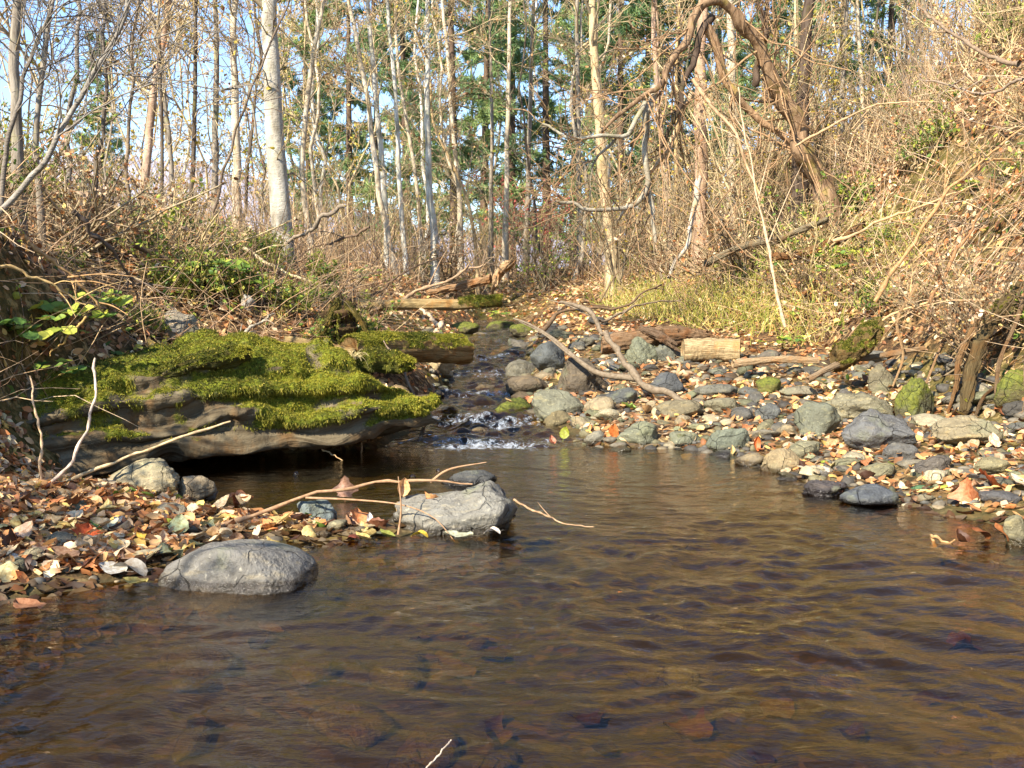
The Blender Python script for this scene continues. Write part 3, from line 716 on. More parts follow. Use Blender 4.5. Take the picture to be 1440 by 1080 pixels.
tag(mb.build('gravel', M['pebble']), 'fine mixed gravel filling the gaps between the stones of both bars', 'gravel', kind='stuff')

# ------------------------------------------------------------------ the mossy log on the left
def swept_log(name, axis, prof, label, cat, moss_lo, color, nu=150, nv=110, seed=1, amp=.02, ragged=.0, blades=26000, blade_len=(.004, .013), front=None, taper=None, hang=True, moss_fn=None, clump=0., warp=0.):
    axis = resample(axis, nu); P = resample(np.array(prof + [prof[0]]), nv + 1)[:-1]
    T = nrm(np.gradient(axis, axis=0)); F = nrm(np.cross(T, [0, 0, 1.])) if front is None else np.broadcast_to(front, T.shape)
    u = np.linspace(0, 1, nu); vv = np.arange(nv) / nv
    U, Vv = np.meshgrid(u, vv, indexing='ij')
    sc = np.ones(nu) if taper is None else np.interp(u, *zip(*taper))
    cx = P[:, 0].mean(); cz = P[:, 1].mean()
    px_ = np.stack([U * 5, np.cos(Vv * 2 * PI) * 1.2, np.sin(Vv * 2 * PI) * 1.2], -1)
    rip = np.stack([U * 3, Vv * 40, 0 * U], -1)
    k = 1 + amp * 6 * fbm(px_ * 1.3, seed, 4) 
    ridge = amp * (.55 * fbm(rip, seed + 4, 3) + .5 * fbm(px_ * 5, seed + 8, 3))
    ridge = ridge * min(1., np.ptp(P[:, 1]) / .45)
    a = (P[None, :, 0] - cx) * sc[:, None] * k; b = (P[None, :, 1] - cz) * sc[:, None] * k
    L = np.hypot(a, b) + 1e-6; a = a * (1 + ridge / L); b = b * (1 + ridge / L)
    b = b + warp * fbm(np.stack([U * 7, b * 5, 0 * U], -1), seed + 31, 3) * sstep(.0, .08, b + cz); a = a * (1 + .7 * warp * fbm(np.stack([U * 9, b * 7, 0 * U + 4], -1), seed + 33, 3))
    shift = ragged * ((fbm(np.stack([0 * U, Vv * 9, 0 * U], -1), seed + 2, 3) * .5 - .9 * (P[None, :, 1] - P[:, 1].min()) / np.ptp(P[:, 1])) * sstep(.72, 1, U))
    W = axis[:, None, :] + F[:, None, :] * (a + cx)[..., None] + np.array([0, 0, 1.]) * (b + cz)[..., None] + T[:, None, :] * shift[..., None]
    if clump:
        gu = np.gradient(W, axis=0); gv = np.roll(W, -1, 1) - np.roll(W, 1, 1); n_ = nrm(np.cross(gv, gu)); n_ = n_ if (n_ * (W - W.mean(1, keepdims=True))).sum() > 0 else -n_
        cl = np.abs(fbm(W * [7, 7, 9], seed + 21, 4)); W = W + n_ * (clump * (cl - .3) * sstep(.14, .2, W[..., 2]))[..., None]
    idx = np.arange(nu * nv).reshape(nu, nv)
    F4 = np.stack([idx[:-1], idx[1:], np.roll(idx[1:], -1, 1), np.roll(idx[:-1], -1, 1)], -1).reshape(-1, 4)
    V = [W.reshape(-1, 3)]; faces = [F4]; n0 = nu * nv
    caps = []
    for e, ring in ((0, idx[0]), (1, idx[-1])):
        c = W[0 if e == 0 else -1].mean(0); last = ring
        for q, rad in enumerate((.72, .4)):
            newv = c + (W[0 if e == 0 else -1] - c) * rad + (T[0] if e == 0 else -T[-1]) * (.03 + .02 * q + .02 * vnoise(np.stack([vv * 20, 0 * vv + q, 0 * vv], -1), seed))[:, None] * (.5 if ragged else .15)
            ids = np.arange(nv) + n0; V.append(newv); n0 += nv
            faces.append(np.stack([last, np.roll(last, -1), np.roll(ids, -1), ids], -1)[:, ::(1 if e == 1 else -1)]); last = ids
        V.append(c[None] + (T[0] if e == 0 else -T[-1])[None] * .04); faces.append(np.stack([last, np.roll(last, -1), np.full(nv, n0)], -1)[:, ::(1 if e == 1 else -1)]); n0 += 1
    V = np.concatenate(V)
    # normals and moss mask on the side surface
    gu = np.gradient(W, axis=0); gv = np.roll(W, -1, 1) - np.roll(W, 1, 1)
    Nn = nrm(np.cross(gv, gu)); 
    if (Nn * (W - W.mean(1, keepdims=True))).sum() < 0: Nn = -Nn
    moss = Nn[..., 2] * .55 + .35 * fbm(px_ * 2.2, seed + 12, 3) + sstep(moss_lo, moss_lo + .12, W[..., 2] - axis[:, None, 2]) * .55 - .12
    if moss_fn is not None: moss = moss_fn(moss, U, Vv, W)
    mossv = np.zeros(len(V)); mossv[:nu * nv] = np.clip(moss, 0, 1).ravel()
    al = np.zeros(len(V)); al[:nu * nv] = U.ravel(); ar = np.zeros(len(V)); ar[:nu * nv] = Vv.ravel()
    if True: ar[nu * nv:] = np.linspace(0, 3, len(V) - nu * nv)
    root = empty(name, tuple(axis[nu // 2])); tag(root, label, cat)
    base = np.array(root.location)
    mb = MB(); mb.v = [(V - base).astype(np.float32)]; mb.f = faces; mb.c = [np.ones((len(V), 3), np.float32)]; mb.n = len(V)
    mb.build('trunk', M['log'], root, extra={'moss': mossv, 'along': al * 1.0, 'around': ar}, color=color)
    if blades:
        r = np.random.default_rng(seed + 77)
        area = np.linalg.norm(np.cross(gu, gv), axis=-1); wt = (area * (sstep(.34, .7, moss) + 1e-5)).ravel(); wt /= wt.sum()
        pick_ = r.choice(len(wt), blades, p=wt)
        pos = W.reshape(-1, 3)[pick_] + (gu.reshape(-1, 3)[pick_] * r.uniform(-.6, .6, (blades, 1)) + gv.reshape(-1, 3)[pick_] * r.uniform(-.3, .3, (blades, 1)))
        nn = Nn.reshape(-1, 3)[pick_]
        ln = r.uniform(*blade_len, blades)[:, None]
        low = (nn[:, 2] < .15)
        d = nrm(nn * .8 + r.normal(size=nn.shape) * .55 + np.array([0, 0, -.25]) + np.where(low[:, None], np.array([0, 0, -1.2 if hang else 0.]), 0))
        ln = np.where(low[:, None], ln * 1.5, ln)
        moss_blades(pos - base, d, ln, r, root, nn)
    return root, W, Nn, moss

def moss_blades(pos, d, ln, r, root, nn, name='moss'):
    side = nrm(np.cross(d, r.normal(size=d.shape))) * r.uniform(.0009, .0021, (len(d), 1))
    V = np.stack([pos - side, pos + side, pos + d * ln * .6 + side * .7, pos + d * ln * .6 - side * .7, pos + d * ln], 1)
    k = np.arange(len(pos))[:, None] * 5
    f4 = np.array([[0, 1, 2, 3]]) + k; f3 = np.array([[3, 2, 4]]) + k
    patch = fbm(pos * 4, 5, 4)[:, None]
    a, b, c = (np.array(srgb(*q)) for q in ((76, 78, 20), (148, 142, 36), (172, 156, 62)))
    col = a + (b - a) * np.clip(.5 + .8 * patch + r.normal(size=patch.shape) * .25, 0, 1); col = np.where(r.random((len(pos), 1)) < .12, c, col)
    MB().add(V, [f4, f3], np.repeat(col, 5, 0)).build(name, M['moss'], root)

A0 = np.array([-2.35, 3.82, -.09]); A1 = np.array([-.43, 4.98, .05])
ax = nrm(A1 - A0); 
prof = [(-.40, .02), (-.12, .0), (.10, .015), (.175, .035), (.185, .075), (.165, .105), (.145, .125), (.16, .148), (.18, .175), (.165, .195), (.09, .205), (.07, .23), (.06, .262), (.10, .285), (.095, .31), (.02, .325), (-.005, .35), (-.0, .385), (-.07, .41), (-.10, .45), (-.2, .475), (-.32, .46), (-.44, .38), (-.48, .2)]
def big_moss(m, U, Vv, W):
    m = m - .6 * sstep(.24, .10, U) * sstep(.50, .28, W[..., 2]) - .45 * sstep(.15, .5, fbm(W * 5, 15, 3))
    rel = W[..., 2]
    bald = np.exp(-(((U - .53) / .05) ** 2 + ((rel - .25) / .035) ** 2))
    m = np.where((rel > .16) & (U > .2), np.maximum(m, (.60 + .5 * vnoise(W * [4, 4, 6], 3) + .3 * vnoise(W * 14, 6))), m)
    return np.where(rel < .105 + .05 * vnoise(W * 5, 4) + .1 * sstep(.3, .1, U), m - .9, m) - .9 * bald
biglog, LW, LN, LMs = swept_log('fallen_log', [A0, (A0 + A1) / 2 + [0.0, 0, .04], A1], prof, 'broad rotting log thick with green moss overhanging the left edge of the pool', 'log', .16, srgb(122, 110, 86), nu=220, nv=150, seed=3, amp=.018, ragged=.30, blades=95000, clump=.03, warp=.045, taper=[(0, .8), (.25, .9), (.6, 1.0), (.8, .97), (.93, .86), (1, .62)], moss_fn=big_moss)
b0 = at(655, 492, 6.2); b1 = at(560, 488, 5.8); b2 = at(490, 492, 5.5)
rp = lambda s, fl=1.: [(math.cos(t) * s, math.sin(t) * s * fl) for t in np.linspace(0, 2 * PI, 15)[:-1]]
swept_log('fallen_log', [b2 - [0, 0, .0], b1, b0], rp(.085), 'short moss-topped log end behind the right end of the broad mossy log', 'log', -.07, srgb(170, 140, 92), nu=70, nv=50, seed=13, amp=.02, ragged=.03, blades=14000)
m0, m1, m2 = at(470, 520, 5.0), at(520, 508, 5.05), at(583, 512, 5.1)
lobe, *_ = swept_log('moss_cushion', [m0, m1, m2], rp(.075, .75), 'thick overhanging cushion of green moss on top of the broad mossy log', 'moss', -.3, srgb(100, 104, 40), nu=50, nv=40, seed=17, amp=.04, blades=12000, taper=[(0, .5), (.3, 1.), (.8, .95), (1, .4)])
n0, n1, n2 = at(215, 528, 4.35), at(290, 508, 4.45), at(352, 497, 4.55)
swept_log('moss_cushion', [n0, n1, n2], rp(.06, .8), 'mossy ridge hump on the left upper back of the broad mossy log', 'moss', -.2, srgb(100, 98, 50), nu=50, nv=40, seed=19, amp=.04, blades=9000, taper=[(0, .5), (.3, .8), (.85, 1.), (1, .5)])

# logs further up the creek and on the gravel bar
def log_px(name, pts, rad, label, color, moss_lo=.02, blades=0, seed=1, mat=None, taper=None, moss=0., amp=.02, ragged=.0, cat='log'):
    P = [at(*p) for p in pts]
    fn = (lambda m, U, V, W: m * 0) if moss == 0 else (lambda m, U, V, W: m - 1 + moss)
    return swept_log(name, P, rp(rad), label, cat, moss_lo, color, nu=90, nv=44, seed=seed, amp=amp, ragged=ragged, blades=blades, taper=taper, moss_fn=fn)[0]
log_px('fallen_log', [(505, 430, 8.7), (570, 428, 8.7), (640, 428, 8.7), (706, 423, 8.7)], .046, 'yellow-brown fallen log bridging the creek upstream with a mossy right end', srgb(190, 166, 116), seed=21, ragged=.05)
swept_log('moss_sleeve', [at(645, 426, 8.69), at(706, 422, 8.69)], rp(.05), 'green moss sleeve on the right end of the bridging log', 'moss', -.2, srgb(130, 120, 50), nu=30, nv=30, seed=23, amp=.03, blades=4500, blade_len=(.008, .02), taper=[(0, .8), (.3, 1), (1, .95)])
log_px('sawn_log', [(960, 494, 7.0), (1000, 492, 7.0), (1041, 493, 6.95)], .083, 'short pale yellow sawn log lying on the gravel bar', srgb(200, 176, 132), seed=25, amp=.012)
log_px('driftwood_log', [(846, 484, 7.3), (890, 478, 7.3), (950, 472, 7.4), (1010, 474, 7.5)], .07, 'weathered grey-brown driftwood log behind the gravel bar stones', srgb(150, 122, 92), seed=27, amp=.05, ragged=.1, taper=[(0, .9), (.5, 1.), (1, .6)])
log_px('driftwood_log', [(900, 462, 7.3), (930, 474, 7.22), (960, 492, 7.15)], .035, 'dark splintered piece leaning across the weathered driftwood log', srgb(126, 104, 82), seed=29, amp=.05, ragged=.1, taper=[(0, .7), (.5, 1.), (1, .7)])
log_px('fallen_log', [(1030, 512, 6.3), (1090, 506, 6.35), (1150, 507, 6.4)], .022, 'pale bare driftwood pole lying right of the sawn log', srgb(214, 184, 142), seed=31, amp=.03)
log_px('mossy_stump', [(1172, 506, 5.75), (1196, 496, 5.75), (1230, 462, 5.85)], .07, 'bright green mossy root stub jutting from the foot of the right bank', srgb(120, 100, 60), seed=33, amp=.05, moss=.75, moss_lo=-.2, blades=9000, cat='stump')
log_px('exposed_root', [(1135, 535, 5.6), (1180, 512, 5.7), (1230, 502, 5.8), (1300, 490, 5.8)], .016, 'pale crooked root crossing the stones below the mossy root stub', srgb(176, 152, 120), seed=35, amp=.06, cat='root')
log_px('exposed_root', [(1355, 580, 4.9), (1368, 520, 5.0), (1390, 460, 5.05), (1440, 400, 5.1)], .04, 'dark mossy root hanging down the right bank near the edge', srgb(108, 92, 60), seed=37, amp=.08, moss=.8, blades=3000, cat='root', taper=[(0, .4), (.5, .8), (1, 1)])
log_px('exposed_root', [(1330, 590, 5.0), (1345, 540, 5.1), (1350, 500, 5.2), (1380, 440, 5.3)], .018, 'thin brown root hanging left of the dark mossy root', srgb(150, 118, 80), seed=39, amp=.08, cat='root', taper=[(0, .3), (1, 1)])
for k, (pts, rad, c, lab) in enumerate([([(1400, 575, 4.8), (1405, 510, 4.9), (1430, 450, 4.95), (1450, 380, 5.0)], .014, srgb(150, 124, 92), 'thin grey root at the right edge outside the dark mossy root'),
  ([(1300, 545, 5.3), (1318, 500, 5.4), (1340, 450, 5.5), (1372, 400, 5.6)], .011, srgb(186, 150, 108), 'pale thin root leftmost of the hanging roots'),
  ([(1318, 470, 5.4), (1360, 478, 5.3), (1400, 470, 5.2), (1445, 440, 5.1)], .012, srgb(126, 100, 72), 'dark root crossing sideways behind the hanging roots'),
  ([(1370, 590, 4.85), (1382, 560, 4.9), (1400, 545, 4.9), (1445, 520, 4.9)], .013, srgb(120, 98, 70), 'dark root lying along the bank above the long flattened boulder'),
  ([(1255, 545, 5.6), (1270, 500, 5.7), (1262, 450, 5.8), (1290, 400, 5.9)], .010, srgb(200, 164, 118), 'straw-coloured root rising from behind the olive-grey humped boulder')]):
    log_px('exposed_root', pts, rad, lab, c, seed=60 + k, amp=.05, cat='root', taper=[(0, .45), (1, 1)])
log_px('broken_stump', [(690, 425, 11.0), (694, 400, 11.0), (706, 380, 11.0), (722, 366, 10.9)], .09, 'broken pale orange stump with splintered top above the bridging log', srgb(200, 168, 128), seed=41, amp=.05, ragged=.1, cat='stump', taper=[(0, 1.1), (.5, .9), (1, .45)])
log_px('fallen_log', [(600, 412, 11.2), (650, 402, 11.1), (690, 392, 11.0)], .05, 'rough brown fallen trunk sloping up to the broken orange stump', srgb(176, 142, 104), seed=43, amp=.05, taper=[(0, .5), (1, 1)])
log_px('rotten_stump', [(482, 484, 5.75), (482, 466, 5.75), (480, 448, 5.75), (476, 430, 5.8)], .085, 'dark hollow rootwad stump on the left bank by the creek', srgb(112, 90, 62), seed=45, amp=.1, ragged=.1, cat='stump', moss=.3, blades=2500, taper=[(0, 1.5), (.4, 1.), (1, .75)])
for pts, rad, lab, sd in [([(448, 486, 5.6), (456, 462, 5.62), (476, 425, 5.7)], .026, 'mossy root leg on the left of the dark rootwad stump', 46), ([(522, 484, 5.6), (512, 458, 5.6), (488, 428, 5.7)], .022, 'mossy root leg on the right of the dark rootwad stump', 47)]:
    log_px('exposed_root', pts, rad, lab, srgb(118, 104, 48), seed=sd, amp=.08, moss=.7, blades=1500, cat='root', taper=[(0, .6), (1, 1)])
log_px('fallen_log', [(990, 372, 9.0), (1040, 348, 8.9), (1090, 338, 8.8), (1130, 322, 8.7), (1165, 308, 8.6)], .045, 'grey lichen-spotted dead bough lying across the foot of the right bank', srgb(150, 138, 112), seed=49, amp=.04, taper=[(0, .7), (1, .6), ])
log_px('fallen_log', [(1080, 362, 8.8), (1120, 358, 8.7), (1160, 345, 8.6), (1215, 318, 8.4)], .05, 'brown fallen branch below the grey lichen-spotted bough', srgb(142, 108, 72), seed=51, amp=.04, taper=[(0, .6), (1, .9)])
log_px('fallen_log', [(400, 478, 5.6), (450, 486, 5.6), (500, 498, 5.5)], .025, 'peeled pale stick-like log on top of the left bank behind the mossy log', srgb(196, 170, 118), seed=53, amp=.04)

# ------------------------------------------------------------------ sticks
def stick(name, pts, r0, label, color, subs=(), mat='twig', cat='branch', r1=None):
    P = resample([at(*p) for p in pts], 26); base = P[0].copy()
    jr = np.random.default_rng(abs(hash(label)) % 1000 if False else sum(map(ord, label)))
    P = P + fbm(np.stack([np.arange(26) * .35, np.zeros(26), np.zeros(26)], -1)[:, None, :] + np.array([[0, 9, 0], [0, 33, 0], [0, 71, 0]])[None], jr.integers(99), 4) * r0 * 1.15
    R = np.linspace(r0, r0 * .35 if r1 is None else r1, 26) * (1 + .22 * jr.normal(size=26).clip(-1, 1.5))
    root = empty(name, tuple(base)); tag(root, label, cat)
    mb = MB(); mb.add(*tubes([P - base], [R], 9)); mb.build('stem', M[mat], root, color=color)
    for sp, sr in subs:
        Q = resample([at(*p) for p in sp], 18)
        MB().add(*tubes([Q - base], [np.linspace(sr, sr * .3, 18)], 7)).build('twig', M[mat], root, color=color)
    return root
TW = srgb(186, 150, 104); GT = srgb(170, 160, 140); DT = srgb(112, 92, 70)
stick('dead_branch', [(962, 566, 5.7), (920, 546, 5.8), (885, 526, 5.9), (868, 505, 6.0), (850, 470, 6.2), (838, 448, 6.3), (812, 432, 6.4), (785, 424, 6.5)], .024, 'forked dead branch lying over the gravel bar stones with two long arms', srgb(132, 118, 98),
      [([(893, 532, 5.9), (845, 526, 6.0), (815, 508, 6.1), (780, 478, 6.3), (745, 456, 6.6), (722, 448, 6.7)], .02), ([(845, 526, 6.0), (800, 498, 6.15), (765, 470, 6.35), (730, 452, 6.6)], .009), ([(838, 448, 6.3), (800, 430, 6.5), (770, 421, 6.6)], .008)], r1=.01)
stick('dead_branch', [(1000, 560, 6.3), (980, 545, 6.3), (955, 520, 6.35), (940, 505, 6.4)], .025, 'pale splintered branch piece between the forked branch and the sawn log', srgb(206, 172, 134))
stick('dead_branch', [(60, 686, 3.35), (150, 655, 3.4), (240, 622, 3.45), (326, 591, 3.5)], .0055, 'long straight tan twig leaning up across the face of the mossy log', srgb(206, 182, 140), r1=.004)
stick('dead_branch', [(68, 684, 3.3), (110, 632, 3.35), (130, 570, 3.4), (134, 505, 3.5)], .0062, 'pale curved stem rising before the shaded end of the mossy log', srgb(220, 200, 178), r1=.004)
stick('dead_branch', [(56, 690, 3.3), (58, 640, 3.3), (50, 570, 3.35), (42, 530, 3.4)], .005, 'pale thin upright stem left of the pale curved stem', srgb(214, 184, 146), r1=.003)
stick('dead_branch', [(228, 768, 2.95), (300, 745, 3.0), (390, 712, 3.1), (455, 692, 3.15), (520, 681, 3.2), (600, 677, 3.2), (668, 683, 3.2)], .0085, 'long bowed twig resting on the leafy bar and the big angular boulder', srgb(176, 142, 108),
      [([(605, 678, 3.2), (632, 660, 3.2), (684, 650, 3.2)], .005), ([(430, 700, 3.12), (500, 703, 3.1), (565, 710, 3.05), (610, 728, 3.0), (640, 762, 2.95)], .004), ([(560, 752, 3.0), (564, 715, 3.02), (560, 670, 3.05)], .004)])
stick('dead_branch', [(722, 703, 3.3), (745, 715, 3.2), (790, 733, 3.1), (835, 742, 3.05)], .0035, 'thin wiry twig arching from the big angular boulder over the water', srgb(176, 146, 112), [([(775, 728, 3.1), (764, 716, 3.12), (756, 706, 3.14)], .002)], r1=.002)
stick('dead_branch', [(588, 616, 5.3), (600, 585, 5.2), (575, 545, 5.2), (560, 505, 5.3), (540, 480, 5.5)], .009, 'grey-brown twig hanging down at the right end of the mossy log', srgb(132, 114, 96), [([(595, 600, 5.2), (618, 588, 5.2)], .004)])
stick('dead_branch', [(508, 645, 4.75), (508, 615, 4.75), (506, 590, 4.8)], .004, 'short thin stem dangling below the mossy log into the pool', srgb(170, 138, 100))
stick('dead_branch', [(452, 632, 4.6), (470, 640, 4.55), (482, 648, 4.5)], .004, 'tiny pale stick under the lip of the mossy log', srgb(206, 176, 130))
stick('dead_branch', [(612, 466, 7.6), (622, 458, 7.6), (592, 440, 7.8)], .02, 'pale broken stick standing by the upper cascade', srgb(220, 194, 160), r1=.012)
stick('dead_branch', [(600, 1080, 1.32), (622, 1056, 1.35), (636, 1040, 1.38)], .0014, 'fine grey grass stem sticking up from the nearest water', srgb(206, 190, 168), r1=.001)
stick('dead_branch', [(1312, 766, 2.95), (1312, 752, 2.95), (1330, 760, 2.93), (1345, 763, 2.9)], .006, 'bent pale stick poking from the water beside the right shore leaf clump', srgb(196, 158, 108))
stick('dead_branch', [(1290, 690, 3.6), (1380, 686, 3.5), (1440, 684, 3.45)], .006, 'thin straw-coloured stick in the leaves at the right water edge', srgb(220, 184, 120))
for k, (pts, r0, lab, c) in enumerate([
  ([(330, 480, 5.2), (350, 462, 5.2), (385, 444, 5.3)], .011, 'grey stick standing on the left bank behind the mossy log', GT),
  ([(250, 488, 4.8), (280, 494, 4.8), (300, 502, 4.8)], .012, 'short pink-tan stick lying on the left bank above the mossy ridge', srgb(206, 168, 136)),
  ([(100, 300, 4.6), (160, 360, 4.8), (195, 420, 5.0)], .012, 'thick dark branch sloping down the upper left bank', srgb(110, 96, 84)),
  ([(195, 345, 5.6), (260, 380, 5.8), (330, 425, 6.0)], .018, 'dark bare branch lying down the slope right of the thick dark branch', srgb(100, 84, 66)),
  ([(30, 330, 4.2), (90, 380, 4.3), (150, 440, 4.4)], .010, 'tan dead stalk on the upper left bank below the curved sapling', TW),
  ([(0, 370, 3.9), (60, 395, 4.0), (120, 428, 4.1)], .008, 'thin tan stalk pointing down at the left picture edge', srgb(206, 176, 120)),
  ([(120, 445, 4.3), (100, 470, 4.2), (70, 500, 4.1)], .006, 'yellowish dead stalk above the clover-like plant', srgb(196, 160, 96)),
  ([(340, 350, 7.5), (420, 392, 7.4), (480, 404, 7.4)], .014, 'pale stick in front of the foot of the big birch', srgb(206, 190, 150)),
  ([(480, 290, 8.6), (420, 330, 8.6), (360, 360, 8.6)], .022, 'grey leaning branch behind the foot of the big birch', srgb(150, 136, 116)),
  ([(520, 320, 9.5), (440, 350, 9.6), (420, 362, 9.6)], .016, 'dark branch pointing right from the foot of the big birch', srgb(120, 100, 80)),
  ([(560, 420, 9.0), (640, 388, 9.0), (700, 360, 9.0)], .018, 'bare grey pole leaning over the bridging log', srgb(178, 150, 118)),
  ([(522, 415, 9.2), (600, 368, 9.4), (660, 355, 9.4)], .012, 'dark thin branch crossing above the bridging log', srgb(112, 92, 72)),
  ([(760, 470, 8.0), (790, 440, 8.2), (870, 432, 8.3), (930, 400, 8.6)], .016, 'dark twiggy branch in the brush pile behind the forked branch', srgb(118, 96, 72)),
  ([(845, 455, 7.6), (905, 428, 8.0), (960, 422, 8.2)], .012, 'thin grey branch over the driftwood log', srgb(140, 122, 100)),
  ([(1105, 462, 7.2), (1090, 390, 7.3), (1070, 300, 7.4), (1050, 200, 7.5), (1040, 120, 7.6)], .012, 'tall pale stem leaning left up from the grassy foot of the right bank', srgb(204, 180, 146)),
  ([(1230, 420, 6.3), (1290, 330, 6.2), (1350, 250, 6.1), (1440, 180, 6.0)], .014, 'long tan branch rising over the right bank to the picture edge', srgb(186, 146, 100)),
  ([(1170, 340, 7.4), (1270, 300, 7.2), (1370, 260, 7.0)], .012, 'pale thin branch lying across the sunny right bank', srgb(206, 170, 124)),
  ([(1290, 470, 5.6), (1330, 390, 5.6), (1380, 300, 5.6), (1440, 240, 5.6)], .012, 'brown branch arching up the right bank beside the hanging roots', srgb(156, 118, 80)),
  ([(1200, 480, 6.0), (1260, 440, 6.0), (1330, 410, 5.9), (1400, 330, 5.7)], .010, 'straw-coloured branch above the mossy root stub', srgb(214, 180, 128)),
  ([(1440, 90, 5.2), (1370, 70, 5.4), (1310, 30, 5.6), (1290, 0, 5.8)], .014, 'grey-brown bough entering at the upper right corner', srgb(140, 120, 98)),
  ([(1440, 110, 5.6), (1380, 130, 5.8), (1290, 108, 6.0)], .010, 'thin grey branch below the upper right bough', srgb(150, 132, 112)),
  ([(1120, 205, 7.9), (1230, 150, 7.4), (1320, 145, 7.0)], .010, 'slim pale branch at the crest of the right bank', srgb(196, 164, 124)),
 ]):
    tr = np.random.default_rng(900 + k)
    end = pts[-1]; mid = pts[len(pts) // 2]
    subs = []
    for q in range(tr.integers(2, 5)):
        a = mid if q % 2 else pts[len(pts) // 2 - 1]; f = tr.uniform(.1, .9)
        sx, sy, sY = [a[i] * (1 - f) + end[i] * f for i in range(3)]
        dx, dy = end[0] - a[0], end[1] - a[1]; L = math.hypot(dx, dy) or 1; th = math.atan2(dy, dx) + tr.choice([-1, 1]) * tr.uniform(.4, .9); ln = L * tr.uniform(.3, .6)
        subs.append(([(sx, sy, sY), (sx + math.cos(th) * ln * .5, sy + math.sin(th) * ln * .5 - 3, sY), (sx + math.cos(th) * ln, sy + math.sin(th) * ln + 2, sY + tr.uniform(-.15, .15))], r0 * .4))
    stick('dead_branch', pts, r0, lab, c, subs if r0 > .0075 else [])

# ------------------------------------------------------------------ trees
def crown_of(r, P, R, nprim, t0, L, ang=(.6, 1.15), nsec=5, ntw=4, up=.35, wob=.16, sl=.45, tl=.4, minr=.0025):
    """limbs, branches and twigs on a trunk polyline (1,M,3)"""
    A, ra = children(r, P, R, nprim, t0, .98, L, ang, 9, up, wob, .42)
    B, rb = children(r, A, ra, nsec, .2, .98, L * sl, (.4, 1.0), 6, .2, wob, .6)
    C, rc = children(r, B, rb, ntw, .15, .98, L * sl * tl, (.4, 1.1), 4, .1, wob * 1.2, .65)
    return [(A, np.maximum(ra, minr * 1.4), 5), (B, np.maximum(rb, minr), 4), (C, np.maximum(rc, minr * .8), 3)]

def tree_meshes(r, P, R, crown, leaves=0, pal=LITTER_COLS, lsize=(.03, .06), bark='birch', k=10, foot=0):
    base = P[0, 0].copy()
    # root flare
    R = R.copy(); R[:, 0] *= 1.5; R[:, 1] *= 1.08
    tv, tf = tubes(P - base, R, k); tc = None
    if foot: tc = np.repeat(1 - .72 * sstep(foot, foot * .45, tv[:, 2:3] + .5 * foot * fbm(tv * 9, 3, 3)[:, None]), 3, 1)
    tr = MB().add(tv, tf, tc).mesh('trunk', M['birch' if bark == 'birch' else 'bark'])
    cb = MB()
    for Q, q, kk in crown: cb.add(*tubes(Q - base, q, kk))
    cr = cb.mesh('crown', M['twig'])
    fo = None
    if leaves:
        tips = np.concatenate([c[0][:, 1:].reshape(-1, 3) for c in crown[1:]]) - base
        pp = tips[r.integers(0, len(tips), leaves)] + r.normal(size=(leaves, 3)) * .02
        lb = MB(); scatter_leaves(lb, pp, r.normal(size=(leaves, 3)), r.uniform(*lsize, leaves), pick(r, pal, leaves), SMALL, r, 1.)
        fo = lb.mesh('foliage', M['leafs'])
    return base, tr, cr, fo

def put_tree(name, meshes, loc, col, tcol, label, cat='tree', group=None, rz=0, sc=1):
    e = empty(name, tuple(loc), rz, sc)
    _, tr, cr, fo = meshes
    link('trunk', tr, e, col); link('crown', cr, e, tcol)
    if fo: link('foliage', fo, e)
    tag(e, label, cat, group); return e

def trunk_path(pts, Hgt, M_=26, wob=.0, seed=0):
    """pts: pixels from the foot up, all with depth; extended above the frame to the height Hgt"""
    P = np.array([at(*p) for p in pts])
    d = nrm(P[-1] - P[-2]); top = P[-1] + d * max(.5, (Hgt - P[-1, 2]) / max(d[2], .4)) * 1.0
    top[0] = P[-1, 0] + (top[0] - P[-1, 0]) * .5
    P = np.vstack([P, (P[-1] + top) / 2 + [.1, .05, 0], top])
    return resample(P, M_)[None]

WHITE = srgb(216, 210, 194); PALE = srgb(208, 192, 166); PINK = srgb(190, 160, 136); GREYB = srgb(150, 140, 124); DARK = srgb(104, 92, 78); TWG = srgb(190, 170, 132); TWD = srgb(154, 140, 114)
